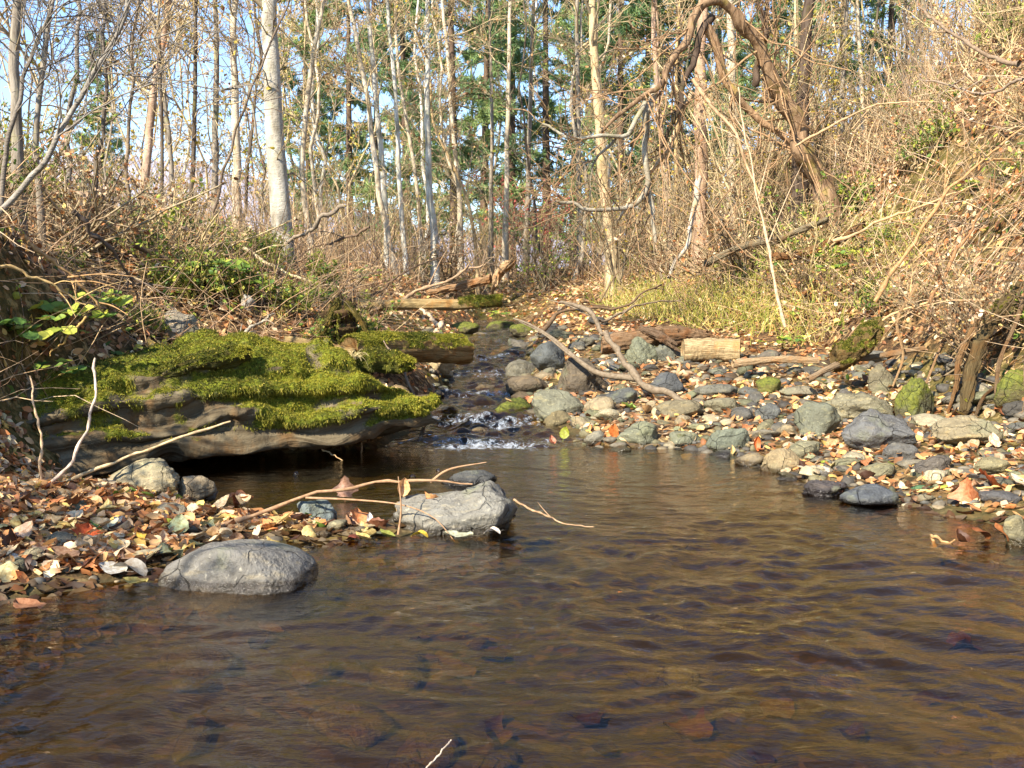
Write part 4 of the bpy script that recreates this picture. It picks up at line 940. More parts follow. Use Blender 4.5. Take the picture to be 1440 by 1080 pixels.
# (pixels foot..top with depth, width px at mid height, colour, bark, words, height, first limb, limb count)
TREES = [
 ([(402, 376, 9.0), (394, 290, 9.0), (386, 185, 9.0), (382, 90, 9.0), (379, 0, 9.0)], 38, srgb(196, 188, 172), 'birch', 'stout white birch with flaking dark foot standing on the left bank', 11, .42, 16),
 ([(440, 352, 13), (424, 240, 13), (440, 80, 13), (455, 0, 13)], 10, PALE, 'birch', 'slim pale birch leaning right just beyond the stout white birch', 11, .3, 18),
 ([(200, 330, 10.5), (212, 170, 10.5), (232, 40, 10.5), (238, 0, 10.5)], 14, PINK, 'birch', 'brownish leaning trunk left of the stout white birch, brown leaves clinging at its middle', 9, .3, 18),
 ([(246, 300, 11), (236, 180, 11), (222, 60, 11), (210, 0, 11)], 8, GREYB, 'rough', 'thin grey trunk crossing behind the brownish leaning trunk', 9, .25, 16),
 ([(228, 320, 10), (228, 200, 10), (226, 120, 10), (224, 0, 10)], 6, DARK, 'rough', 'thin dark straight stem beside the brownish leaning trunk', 7, .2, 18),
 ([(268, 320, 11), (273, 180, 11), (275, 60, 11), (276, 0, 11)], 8, DARK, 'rough', 'dark straight stem against the blue sky, forking high up', 9, .25, 18),
 ([(302, 290, 12), (303, 180, 12), (304, 60, 12), (303, 0, 12)], 11, GREYB, 'rough', 'grey trunk second to the left of the stout white birch', 10, .35, 16),
 ([(333, 300, 13), (331, 180, 13), (328, 60, 13), (330, 0, 13)], 14, PALE, 'birch', 'pale straight trunk immediately left of the stout white birch', 11, .4, 16),
 ([(26, 260, 5.2), (22, 170, 5.2), (20, 80, 5.2), (26, 0, 5.2)], 18, GREYB, 'rough', 'thick grey trunk at the upper left picture corner', 7, .4, 12),
 ([(60, 300, 5.6), (50, 200, 5.6), (62, 90, 5.6), (72, 0, 5.6)], 10, GREYB, 'rough', 'slim grey stem right of the upper left corner trunk', 6, .2, 18),
 ([(560, 402, 13), (535, 280, 13), (518, 150, 13), (500, 40, 13), (490, 0, 13)], 10, PALE, 'birch', 'slim pale birch leaning left, first of the clump right of the stout white birch', 11, .35, 16),
 ([(548, 404, 14), (540, 280, 14), (528, 130, 14), (517, 0, 14)], 11, WHITE, 'birch', 'slim white birch crossing behind the left-leaning pale birch', 12, .4, 16),
 ([(573, 402, 13.5), (563, 270, 13.5), (555, 120, 13.5), (544, 0, 13.5)], 9, WHITE, 'birch', 'slim white birch right of the crossing pair, gently leaning left', 11, .4, 16),
 ([(595, 380, 15), (585, 250, 15), (565, 130, 15), (556, 40, 15)], 7, PALE, 'birch', 'very thin pale birch leaning left across its whiter neighbour', 10, .3, 14),
 ([(612, 350, 14), (603, 240, 14), (601, 120, 14), (602, 0, 14)], 12, WHITE, 'birch', 'upright pale birch before the dark spruce, straightest of the central trunks', 12, .45, 14),
 ([(648, 300, 17), (636, 170, 17), (628, 60, 17), (622, 0, 17)], 8, PALE, 'birch', 'thin pale trunk leaning left in front of the dark spruce', 12, .4, 14),
 ([(672, 385, 15.5), (662, 300, 15.5), (640, 240, 15.5), (610, 175, 15.5)], 6, srgb(206, 176, 130), 'birch', 'yellowish forked sapling behind the broken orange stump', 5, .2, 14),
 ([(710, 330, 17), (713, 200, 17), (716, 90, 17), (718, 0, 17)], 9, PALE, 'birch', 'pale slender trunk above the broken orange stump', 12, .4, 14),
 ([(740, 340, 19), (744, 200, 19), (750, 0, 19)], 9, GREYB, 'rough', 'dull grey trunk in front of the conifers at the picture middle', 12, .4, 14),
 ([(690, 320, 18), (692, 160, 18), (688, 0, 18)], 7, GREYB, 'rough', 'thin grey trunk left of the slender trunk above the orange stump', 11, .4, 14),
 ([(862, 372, 13), (850, 260, 13), (843, 150, 13), (834, 40, 13), (832, 0, 13)], 19, srgb(208, 184, 144), 'birch', 'stout pale trunk with rusty shaded right side in the middle of the wood', 12, .45, 14),
 ([(816, 330, 17), (814, 200, 17), (812, 0, 17)], 10, GREYB, 'birch', 'grey trunk just left of the stout pale rusty-sided trunk', 12, .45, 14),
 ([(985, 372, 12), (986, 260, 12), (985, 150, 12), (986, 40, 12)], 24, srgb(186, 154, 128), 'birch', 'thick pinkish grey trunk under the arching dead tree', 11, .5, 12),
 ([(1030, 352, 13), (1030, 240, 13), (1030, 120, 13), (1026, 0, 13)], 17, PALE, 'birch', 'pale tan trunk right of the thick pinkish trunk', 12, .45, 12),
 ([(946, 350, 14), (935, 240, 14), (925, 130, 14), (918, 0, 14)], 11, PINK, 'birch', 'pink-brown trunk leaning left of the thick pinkish trunk', 12, .45, 12),
 ([(952, 330, 15), (951, 200, 15), (952, 60, 15)], 7, srgb(214, 180, 126), 'birch', 'thin bright tan trunk between the pinkish trunks', 11, .4, 12),
 ([(1125, 180, 11), (1130, 110, 11), (1138, 0, 11)], 21, srgb(92, 78, 66), 'rough', 'dark thick trunk on the crest of the right bank', 11, .5, 12),
 ([(1180, 240, 13), (1186, 120, 13), (1192, 0, 13)], 10, GREYB, 'rough', 'grey slim trunk right of the dark trunk on the right bank', 11, .4, 14),
 ([(1215, 230, 13), (1212, 120, 13), (1206, 0, 13)], 8, PALE, 'birch', 'pale slim trunk, rightmost of the upright trunks above the right bank', 11, .4, 14),
]
TREE_PX = []
for i, (pts, w, col, bark, lab, hgt, t0, npr) in enumerate(TREES):
    r = np.random.default_rng(400 + i)
    Yd = pts[0][2]
    hgt = min(hgt, .31 * Yd + 2.6)
    P0 = trunk_path(pts, hgt, 70 if i == 0 else 26)
    foot = P0[0, 0]; gz = float(H(foot[0], foot[1]))
    if foot[2] > gz - .05:            # carry the trunk down into the ground
        P0[0, 0, 2] = gz - .08
    rr = (.36 if i == 0 else .40) * w * Yd / FOC
    n = P0.shape[1]
    R0 = (rr * np.linspace(1.12, .34, n) ** .9)[None]
    wig = (0. if i == 0 else 1.) * fbm(np.stack([np.arange(n) * .6, np.full(n, i * 3.3), np.zeros(n)], -1), 77, 2)[:, None] * rr * .3
    P0[0, 1:] += (wig * np.array([[1, .3, 0]]))[1:]
    npr = int(npr * .7) if pts[0][0] < 420 else npr
    cr = crown_of(r, P0, R0, npr, t0, .8 + .10 * hgt, nsec=5, ntw=5, minr=.0045)
    # low dead twigs on the stem
    A, ra = children(r, P0, R0, 14, .10, .6, .7, (.7, 1.3), 6, .1, .2, .12); B, rb = children(r, A, np.maximum(ra, .003), 4, .2, .95, .3, (.4, 1), 4, .1, .2, .7)
    cr += [(A, np.maximum(ra, .004), 4), (B, np.maximum(rb, .0025), 3)]
    m = tree_meshes(r, P0, R0, cr, 200, LITTER_COLS if i % 3 else YELLOWS, bark=bark, **(dict(foot=.5, k=20) if i == 0 else {}))
    put_tree('birch_tree' if bark == 'birch' else 'bare_tree', m, m[0], col, TWD if w > 18 else TWG, lab, 'tree')
    TREE_PX.append(((pts[1][0] + pts[0][0]) / 2, Yd))

# prototypes for the crowd of the wood
def proto_tree(seed, hgt, r0, leaves, pal, bark, lean=.06, npr=18, t0=.12):
    r = np.random.default_rng(seed); n = 16
    t = np.linspace(0, 1, n)
    P = np.stack([lean * hgt * t ** 1.4 * math.cos(seed) + .26 * fbm(np.stack([t * 5, 0 * t + seed, 0 * t], -1), 3, 3), lean * hgt * t ** 1.4 * math.sin(seed) + .26 * fbm(np.stack([t * 5, 0 * t + seed + 9, 0 * t], -1), 4, 3), t * hgt], -1)
    P -= P[0]; P = P[None]
    R = (r0 * (1.1 - .85 * t))[None]
    cr = crown_of(r, P, R, npr, t0, .16 * hgt, nsec=6, ntw=5, minr=.0046)
    return tree_meshes(r, P, R, cr, leaves, pal, (.04, .08), bark, 8)
PT = [(proto_tree(50 + k, [11, 12, 9, 8, 10, 7, 7.5, 9.5][k], [.05, .06, .035, .026, .04, .02, .022, .036][k], [150, 120, 380, 300, 200, 420, 240, 500][k], [LITTER_COLS, YELLOWS, LITTER_COLS, GREENS, LITTER_COLS, YELLOWS, LITTER_COLS, YELLOWS][k], 'birch' if k in (0, 1, 4, 7) else 'rough', [.03, .02, .10, .14, .05, .18, .1, .07][k], [12, 12, 15, 16, 14, 16, 18, 15][k])) for k in range(8)]
KIND = ['tall pale birch', 'stout pale birch', 'thin grey sapling', 'leaning dark sapling', 'pale slim birch', 'slanting whip-thin sapling', 'twiggy thin sapling', 'yellow-flecked slim birch']
KCOL = [PALE, WHITE, GREYB, DARK, PALE, TWG, GREYB, PINK]
r = np.random.default_rng(33); n = 0
TREE_MARKS = [('the stout white birch', 388, 200), ('the upper left corner trunk', 24, 120), ('the grey curved sapling', 110, 200), ('the dark forked stem', 275, 150), ('the crossing pair of birches', 535, 230), ('the dark spruce', 620, 120), ('the slender central trunk', 713, 180), ('the stout rusty-sided trunk', 845, 150), ('the thick pinkish trunk', 986, 200), ('the dark trunk on the right bank', 1130, 80), ('the rightmost upright trunk', 1212, 120), ('the upper right corner', 1400, 40), ('the red-leaved bush', 745, 225)]
while n < 118:
    Yd = 12.5 + 34 * r.random() ** 1.2
    px = r.uniform(-80, 1500)
    x = (px - 720) / FOC * Yd
    z = float(H(x, Yd))
    if Yd < 15 and 560 < px < 780: continue
    if abs(x + .2) < .7 and Yd < 16: continue
    if 470 < px < 1080 and (Yd < 15 or r.random() < .35): continue
    if px > 1150 and Yd < 16 and r.random() < .6: continue
    k = r.integers(8) if px > 400 else [2, 3, 5, 6, 3, 5, 6, 4][r.integers(8)]
    if px < 400 and r.random() < .6: continue
    e = put_tree('birch_tree' if k in (0, 1, 4, 7) else 'sapling', PT[k], (x, Yd, z - .05), np.clip(np.array(KCOL[k]) * r.uniform(.8, 1.15), 0, .85), np.clip(np.array(TWG if r.random() < .65 else TWD) * r.uniform(.85, 1.25), 0, .8), None, 'tree', 'bare trees of the autumn wood', r.uniform(0, 6.28), (.30 * Yd + r.uniform(1.2, 3.6)) / [11, 12, 9, 8, 10, 7, 7.5, 9.5][k])
    register(e, KIND[k], (x, Yd, z + 1.2), 'tree'); n += 1
finish_labels('tree', TREE_MARKS)

# conifers: whorled boughs with sprays of needles
def proto_conifer(seed, hgt, r0, L, dens=1.):
    r = np.random.default_rng(seed); n = 14; t = np.linspace(0, 1, n)
    P = np.stack([.1 * np.sin(t * 3 + seed), .1 * np.cos(t * 2 + seed), t * hgt], -1); P -= P[0]
    tr = MB().add(*tubes(P[None], (r0 * (1.05 - t))[None], 8)).mesh('trunk', M['bark'])
    nb = int(95 * dens)
    tt = .10 + .88 * np.sort(r.random(nb)); ln = L * (1.05 - tt) ** .8 * r.uniform(.55, 1.1, nb); az = r.uniform(0, 2 * PI, nb)
    p0 = np.stack([np.interp(tt, t, P[:, i]) for i in range(3)], -1)
    d = np.stack([np.cos(az), np.sin(az), np.interp(tt, [0, .6, 1], [-.25, .05, .7])], -1)
    m = 8; s = np.linspace(0, 1, m)
    Q = p0[:, None] + d[:, None] * (ln[:, None] * s)[..., None] + np.array([0, 0, 1.]) * ((-.22 * s + .26 * s ** 2.5)[None] * ln[:, None])[..., None]
    B, rb = children(r, Q, np.full((nb, m), .012), 9, .25, .98, .9, (.6, 1.1), 5, -.12, .1, .7)
    B = np.where(np.isfinite(B), B, 0)
    sc = np.interp(np.repeat(ln, 9), [0, L], [.35, 1.]); B = B[:, :1] + (B - B[:, :1]) * (sc * .62)[:, None, None]
    cb = MB().add(*tubes(Q, np.linspace(.022, .006, m)[None] * np.ones((nb, 1)), 4)).add(*tubes(B, np.maximum(rb * .6, .003), 3))
    cr = cb.mesh('crown', M['twig'])
    # needle sprays
    S = np.concatenate([B.reshape(-1, 3), Q[:, 2:].reshape(-1, 3)]); T = np.concatenate([np.repeat(nrm(B[:, -1] - B[:, 0]), 5, 0), np.repeat(nrm(Q[:, -1] - Q[:, 0]), m - 2, 0)])
    q = 9
    S = np.repeat(S, q, 0) + r.normal(size=(len(S) * q, 3)) * .03; T = nrm(np.repeat(T, q, 0) + r.normal(size=(len(S), 3)) * .55 + [0, 0, -.1])
    W = nrm(np.cross(T, r.normal(size=T.shape)) + [0, 0, .0]); lnn = r.uniform(.1, .24, (len(S), 1)); wd = r.uniform(.006, .016, (len(S), 1))
    V = np.stack([S - W * wd * .5, S + W * wd * .5, S + T * lnn * .6 + W * wd, S + T * lnn, S + T * lnn * .6 - W * wd], 1)
    F = np.array([[0, 1, 2, 3, 4]]) + 5 * np.arange(len(S))[:, None]
    g0, g1 = np.array(srgb(92, 124, 84)), np.array(srgb(160, 174, 98))
    c = g0 + (g1 - g0) * np.clip(r.random((len(S), 1)) * .7 + .35 * vnoise(S * .9, seed)[:, None], 0, 1)
    fo = MB().add(V, F, np.repeat(c, 5, 0)).mesh('needles', M['needle'])
    return (np.zeros(3), tr, cr, fo)
PC = [proto_conifer(1, 15, .15, 2.5), proto_conifer(2, 12, .12, 2.0, .9), proto_conifer(3, 17, .17, 2.9, .8)]
con = [(640, 22, 0, 1.0, 'dark full spruce standing behind the straight central birch'), (575, 27, 1, 1.1, 'spruce just left of the dark full spruce'), (495, 30, 2, .9, 'sparse conifer behind the crossing pair of birches'), (770, 24, 2, .9, 'conifer left of the stout rusty-sided trunk'),
       (870, 22, 1, 1.15, 'conifer filling the gap right of the stout rusty-sided trunk'), (905, 27, 0, 1.1, 'tall conifer behind the hanging limbs of the arching dead tree'), (1070, 20, 1, 1.2, 'conifer behind the fork of the arching dead tree'), (1115, 25, 0, 1.1, 'conifer behind the dark trunk on the right bank'),
       (720, 32, 0, 1.0, 'distant conifer above the broken orange stump'), (805, 34, 2, 1.0, 'distant thin-topped conifer near the grey trunk in the middle'), (1000, 30, 2, 1.0, 'conifer directly behind the thick pinkish trunk'), (1175, 28, 2, .95, 'conifer right of the dark trunk on the right bank crest'),
       (440, 34, 1, 1.0, 'distant conifer just right of the stout white birch'), (1240, 30, 0, .9, 'rightmost conifer seen above the right bank'), (150, 40, 1, .8, 'small distant conifer at the far left of the wood'), (955, 24, 1, 1.0, 'conifer left of the thick pinkish trunk'),
       (680, 26, 1, 1.0, 'conifer right of the dark full spruce'), (535, 36, 0, 1.0, 'farthest conifer behind the left birch clump'), (840, 36, 1, 1.2, 'far conifer behind the stout rusty-sided trunk'), (1035, 38, 0, 1.1, 'far conifer behind the pale tan trunk')]
r = np.random.default_rng(64)
for px, Yd, k, sc, lab in con:
    x = (px - 720) / FOC * Yd
    put_tree('spruce_tree', PC[k], (x, Yd, float(H(x, Yd)) - .1), srgb(112, 92, 76), srgb(110, 92, 74), lab, 'conifer', None, r.uniform(0, 6), min(sc, (.33 * Yd + 3.2 * r.uniform(.7, 1.5)) / [15, 12, 17][k]))

# the arching dead tree of the right bank
def arch():
    r = np.random.default_rng(71)
    Y0 = 9.2
    main = [(1175, 330, 9.4), (1150, 255, 9.4), (1118, 180, 9.3), (1085, 110, 9.2), (1055, 45, 9.1), (1020, 2, 9.0), (990, 8, 8.9), (955, 72, 8.8), (927, 111, 8.7), (902, 136, 8.6), (868, 165, 8.5), (845, 185, 8.5)]
    P = resample([at(*p) for p in main], 40); base = P[0].copy()
    P = P + fbm(np.stack([np.arange(40) * .4, np.zeros(40), np.zeros(40)], -1)[:, None, :] + np.array([[[0, 9, 0], [0, 33, 0], [0, 71, 0]]]), 12, 3) * .05
    R = np.interp(np.linspace(0, 1, 40), [0, .1, .45, .6, 1], [.115, .09, .062, .042, .012])
    e = empty('arching_tree', tuple(base)); tag(e, 'dark arching dead tree bent over from the right bank with limbs hanging down', 'tree')
    P = resample(P, 120); R = np.interp(np.linspace(0, 1, 120), np.linspace(0, 1, 40), R)
    v, f = tubes([P - base], [R], 22); cen = np.repeat(P - base, 22, 0); dd = v - cen; v = cen + dd * (1 + .28 * fbm(np.stack([v[:, 0] * 7, v[:, 1] * 7, v[:, 2] * 7], -1), 31, 4))[:, None]
    MB().add(v, f).build('trunk', M['bark'], e, color=srgb(146, 120, 92))
    limbs = [([(990, 30, 9.0), (1010, 80, 9.1), (1030, 130, 9.2), (1060, 165, 9.3), (1100, 195, 9.4), (1135, 250, 9.5)], .046, 'bark', srgb(186, 152, 116)),
             ([(907, 145, 8.6), (880, 189, 8.5), (840, 193, 8.4), (802, 194, 8.3), (760, 174, 8.3)], .022, 'birch', srgb(176, 168, 148)),
             ([(924, 120, 8.7), (911, 167, 8.7), (909, 250, 8.7), (917, 300, 8.7), (922, 345, 8.7)], .034, 'birch', srgb(170, 160, 140)),
             ([(913, 258, 8.7), (900, 280, 8.6), (879, 293, 8.5), (838, 295, 8.4), (808, 288, 8.35), (780, 283, 8.3)], .026, 'birch', srgb(160, 150, 130)),
             ([(1000, 20, 9.0), (971, 92, 8.9), (954, 155, 8.8), (938, 195, 8.8), (925, 212, 8.8)], .035, 'bark', srgb(84, 70, 58)),
             ([(972, 130, 8.9), (958, 160, 8.9), (935, 215, 8.9), (905, 250, 8.9), (885, 285, 8.9), (868, 320, 8.9)], .026, 'birch', srgb(206, 178, 140)),
             ([(975, 110, 8.9), (1000, 150, 8.8), (1030, 180, 8.7), (1050, 230, 8.6), (1075, 300, 8.5)], .018, 'bark', srgb(190, 158, 122)),
             ([(865, 195, 8.5), (835, 230, 8.5), (828, 290, 8.5)], .013, 'birch', srgb(150, 138, 118)),
             ([(985, 250, 8.9), (975, 300, 8.8), (965, 340, 8.7), (940, 390, 8.6)], .028, 'birch', srgb(190, 176, 156)),
             ([(1060, 120, 9.2), (1075, 60, 9.1), (1068, 0, 9.0)], .035, 'bark', srgb(96, 80, 66))]
    for pts, r0, mt, c in limbs:
        Q = resample([at(*p) for p in pts], 22)
        Q = Q + fbm(np.stack([np.arange(22) * .5, np.zeros(22), np.zeros(22)], -1)[:, None, :] + np.array([[[0, 9, 0], [0, 33, 0], [0, 71, 0]]]), int(pts[0][0]), 2) * r0 * .6
        MB().add(*tubes([Q - base], [np.linspace(r0, r0 * .45, 22)], 9)).build('limb', M[mt], e, color=c)
        A, ra = children(r, Q[None], np.linspace(r0, r0 * .4, 22)[None], 9, .2, .98, .9, (.5, 1.2), 7, -.1, .22, .35); ra = np.maximum(ra, .004)
        B, rb = children(r, A, ra, 5, .2, .98, .4, (.5, 1.1), 5, 0, .2, .6)
        MB().add(*tubes(A - base, ra, 4)).add(*tubes(B - base, np.maximum(rb, .0028), 3)).build('twigs', M['twig'], e, color=srgb(160, 130, 96))
    VN = []
    for q in range(26):
        a = P[r.integers(15, 105)]; L = r.uniform(.5, 2.2); s = np.linspace(0, 1, 10)[:, None]; dr = r.normal(size=3) * [.5, .3, 0]
        VN.append(a + s * dr + np.array([0, 0, -1.]) * s * L * (1 - .3 * s) + np.cumsum(r.normal(size=(10, 3)) * .02, 0))
    MB().add(*tubes(np.array(VN) - base, np.linspace(.008, .004, 10)[None] * r.uniform(.6, 1.5, (26, 1)), 5)).build('vines', M['twig'], e, color=srgb(168, 136, 100))
    A, ra = children(r, P[None], R[None], 34, .15, .98, 1.2, (.5, 1.2), 7, .1, .2, .15); B, rb = children(r, A, np.maximum(ra, .005), 6, .2, .98, .5, (.5, 1.1), 5, 0, .2, .6)
    MB().add(*tubes(A - base, np.maximum(ra, .005), 4)).add(*tubes(B - base, np.maximum(rb, .003), 3)).build('twigs', M['twig'], e, color=srgb(170, 138, 104))
arch()

# the curved grey sapling of the near left bank
def curved(pts, r0, lab, col, seed, name='sapling', nb=10):
    r = np.random.default_rng(seed)
    P = resample([at(*p) for p in pts], 24); base = P[0].copy()
    P = P + fbm(np.stack([np.arange(24) * .5, np.zeros(24), np.zeros(24)], -1)[:, None, :] + np.array([[[0, 9, 0], [0, 33, 0], [0, 71, 0]]]), seed, 2) * r0 * .9
    e = empty(name, tuple(base)); tag(e, lab, 'tree')
    R = np.linspace(r0, r0 * .5, 24)
    MB().add(*tubes([P - base], [R], 9)).build('trunk', M['birch'], e, color=col)
    A, ra = children(r, P[None], R[None], nb, .3, .98, .7, (.5, 1.1), 8, .2, .2, .4); B, rb = children(r, A, np.maximum(ra, .003), 6, .2, .98, .35, (.4, 1.1), 5, .1, .2, .6)
    C, rc = children(r, B, np.maximum(rb, .002), 3, .2, .98, .16, (.4, 1.1), 4, .1, .2, .7)
    MB().add(*tubes(A - base, np.maximum(ra, .003), 5)).add(*tubes(B - base, np.maximum(rb, .002), 4)).add(*tubes(C - base, np.maximum(rc, .0015), 3)).build('crown', M['twig'], e, color=np.array(col) * .75)
curved([(-6, 310, 4.1), (30, 266, 4.1), (60, 228, 4.1), (85, 185, 4.1), (112, 148, 4.1), (135, 100, 4.1), (160, 55, 4.1), (178, 0, 4.1), (190, -80, 4.1)], .013, 'grey curved sapling arching up from the left picture edge', srgb(160, 152, 140), 5)
curved([(0, 300, 4.4), (10, 220, 4.4), (22, 160, 4.4), (45, 80, 4.4), (75, 10, 4.4), (90, -60, 4.4)], .012, 'grey straight sapling behind the foot of the curved one at the left edge', srgb(140, 130, 118), 6)
curved([(130, 280, 6), (140, 200, 6), (150, 120, 6), (146, 40, 6), (150, -60, 6)], .014, 'thin dark sapling just right of the grey curved one', srgb(120, 108, 94), 7)
curved([(180, 300, 7), (178, 200, 7), (186, 120, 7), (190, 40, 7), (196, -60, 7)], .014, 'thin brown sapling left of the brownish leaning trunk', srgb(140, 122, 100), 8)
curved([(100, 290, 6.5), (96, 200, 6.5), (104, 120, 6.5), (112, 30, 6.5), (108, -60, 6.5)], .02, 'grey sapling behind the bend of the curved one', srgb(140, 130, 118), 9)
curved([(300, 300, 8), (320, 220, 8), (345, 150, 8), (372, 80, 8), (400, 20, 8), (420, -40, 8)], .012, 'slender brown sapling leaning right across the stout white birch', srgb(130, 112, 94), 10)

# ------------------------------------------------------------------ shrubs
def proto_shrub(seed, hgt, nst, leaves, pal, spread=.55, lsz=(.025, .05)):
    r = np.random.default_rng(seed); m = 9
    az = r.uniform(0, 2 * PI, nst); ln = hgt * r.uniform(.5, 1.1, nst); tilt = r.uniform(.08, spread, nst)
    s = np.linspace(0, 1, m)
    d = np.stack([np.cos(az) * np.sin(tilt), np.sin(az) * np.sin(tilt), np.cos(tilt)], -1)
    P = d[:, None] * (ln[:, None] * s)[..., None] + np.stack([np.cos(az), np.sin(az), 0 * az], -1)[:, None] * ((s ** 2)[None] * ln[:, None] * r.uniform(-.1, .35, (nst, 1)))[..., None] + np.cumsum(r.normal(size=(nst, m, 3)) * .018, 1)
    P[:, 0] = r.normal(size=(nst, 3)) * [.08, .08, 0] + [0, 0, -.04]
    R = np.linspace(.010, .004, m)[None] * r.uniform(.7, 1.3, (nst, 1))
    A, ra = children(r, P, R, 7, .2, .98, hgt * .34, (.3, .9), 6, .15, .2, .6); B, rb = children(r, A, ra, 4, .2, .98, hgt * .16, (.3, 1), 4, .1, .22, .7)
    st = MB().add(*tubes(P, R, 5)).add(*tubes(A, np.maximum(ra, .0028), 4)).add(*tubes(B, np.maximum(rb, .0022), 3)).mesh('stems', M['twig'])
    tips = np.concatenate([A[:, 2:].reshape(-1, 3), B[:, 1:].reshape(-1, 3)])
    pp = tips[r.integers(0, len(tips), leaves)] + r.normal(size=(leaves, 3)) * .012
    lb = MB(); scatter_leaves(lb, pp, r.normal(size=(leaves, 3)) + [0, 0, .6], r.uniform(*lsz, leaves), pick(r, pal, leaves), SMALL, r, .8)
    return (0, st, lb.mesh('foliage', M['leafs']))
REDS = np.array([srgb(*c) for c in [(170, 80, 70), (190, 100, 90), (150, 70, 60)]])
PS = [proto_shrub(1, 1.5, 12, 260, LITTER_COLS), proto_shrub(2, 1.1, 14, 420, LITTER_COLS, .8), proto_shrub(3, 1.9, 10, 240, YELLOWS, .45), proto_shrub(4, 1.0, 12, 420, GREENS, .8), proto_shrub(5, 2.2, 9, 200, LITTER_COLS, .4), proto_shrub(6, .8, 16, 380, LITTER_COLS, 1.0), proto_shrub(7, 1.7, 12, 700, REDS, .6), proto_shrub(8, .55, 14, 420, GREENS, 1., (.03, .06)), proto_shrub(9, 2.6, 8, 120, YELLOWS, .35)]
SK = ['tan twiggy bush', 'spreading brown-leaved bush', 'yellow-flecked tall bush', 'low green-leaved bush', 'tall thin bare bush', 'sprawling dry bush', 'red-leaved bush', 'small green leafy plant', 'wispy tall bare bush']
SHRUB_MARKS = [('the stout white birch', 395, 340), ('the left picture edge', 0, 320), ('the rootwad stump', 480, 430), ('the bridging log', 620, 425), ('the broken orange stump', 706, 380), ('the sawn log', 1000, 480), ('the grassy foot of the right bank', 1040, 430), ('the mossy root stub', 1210, 470), ('the grey lichen-spotted bough', 1080, 335), ('the right picture edge', 1440, 330), ('the right bank crest', 1250, 190), ('the stout rusty-sided trunk', 855, 330), ('the crossing pair of birches', 550, 370), ('the brownish leaning trunk', 205, 300), ('the mossy upright rock', 1294, 540), ('the pale boulder on the left bank', 245, 460), ('the upper right corner', 1420, 60)]
def put_shrub(k, x, y, rz, sc, col, dz=0.):
    z = float(H(x, y))
    e = empty('shrub' if k not in (7,) else 'leafy_plant', (x, y, z + dz), rz, sc)
    _, st, fo = PS[k]
    link('stems', st, e, col); link('foliage', fo, e)
    tag(e, None, 'bush' if k != 7 else 'plant', 'bushes and undergrowth of the banks'); register(e, SK[k], (x, y, z + .3), 'shrub'); return e
r = np.random.default_rng(91); n = 0
def twig_col(r): return np.clip(np.array([TWG, srgb(192, 172, 126), srgb(156, 142, 114), srgb(206, 186, 142), srgb(136, 118, 90)][r.integers(5)]) * r.uniform(.8, 1.2), 0, .8)
while n < 190:
    q = r.random()
    if q < .44:   # the far edge of the wood
        Yd = r.uniform(10.0, 24); px = r.uniform(-60, 1200); kk = [0, 2, 4, 8, 1, 3, 3, 3, 2]
    elif q < .74: # right bank
        Yd = r.uniform(5.0, 12.5); px = r.uniform(1060, 1560); kk = [1, 7, 5, 5, 7, 8, 5, 3, 7, 7]
    elif q < .92: # left bank
        Yd = r.uniform(4.6, 10); px = r.uniform(-60, 470); kk = [3, 7, 7, 7, 5]
    else:
        Yd = r.uniform(8.5, 11); px = r.uniform(780, 1060); kk = [5, 3, 0, 7, 5]
    x = (px - 720) / FOC * Yd; z = float(H(x, Yd)); dz = z - float(water_z(Yd))
    if 270 < px < 500 and Yd < 13.5: continue
    if 480 < px < 790 and Yd < 13.5: continue
    if dz < (.32 if q < .8 else .42) or (abs(x + .2) < .8 and Yd < 13): continue
    if 560 < px < 770 and Yd < 12: continue
    k = kk[r.integers(len(kk))]
    sc = r.uniform(.7, 1.2) * (.75 if .44 <= q < .74 else 1) * (.75 if Yd < 7 else 1) * (.55 if px < 420 and q < .44 else .75 if px < 620 and q < .44 else 1) * (.6 if .8 < q < .92 else 1)
    if Yd < 6.5 and k in (2, 4, 8): continue
    if .44 <= q < .74 and Yd < 8 and r.random() < .5: continue
    put_shrub(k, x, Yd, r.uniform(0, 6.28), sc, twig_col(r)); n += 1
for i in range(34):
    Yd = r.uniform(5.6, 10); px = r.uniform(150, 520)
    put_shrub(7, (px - 720) / FOC * Yd, Yd, r.uniform(0, 6.28), r.uniform(.3, .62), srgb(150, 140, 80))
for px, Yd, k, sc in [(745, 19, 6, 1.25), (770, 20, 6, 1.1)]:
    put_shrub(k, (px - 720) / FOC * Yd, Yd, px, sc, twig_col(r))
finish_labels('shrub', SHRUB_MARKS)

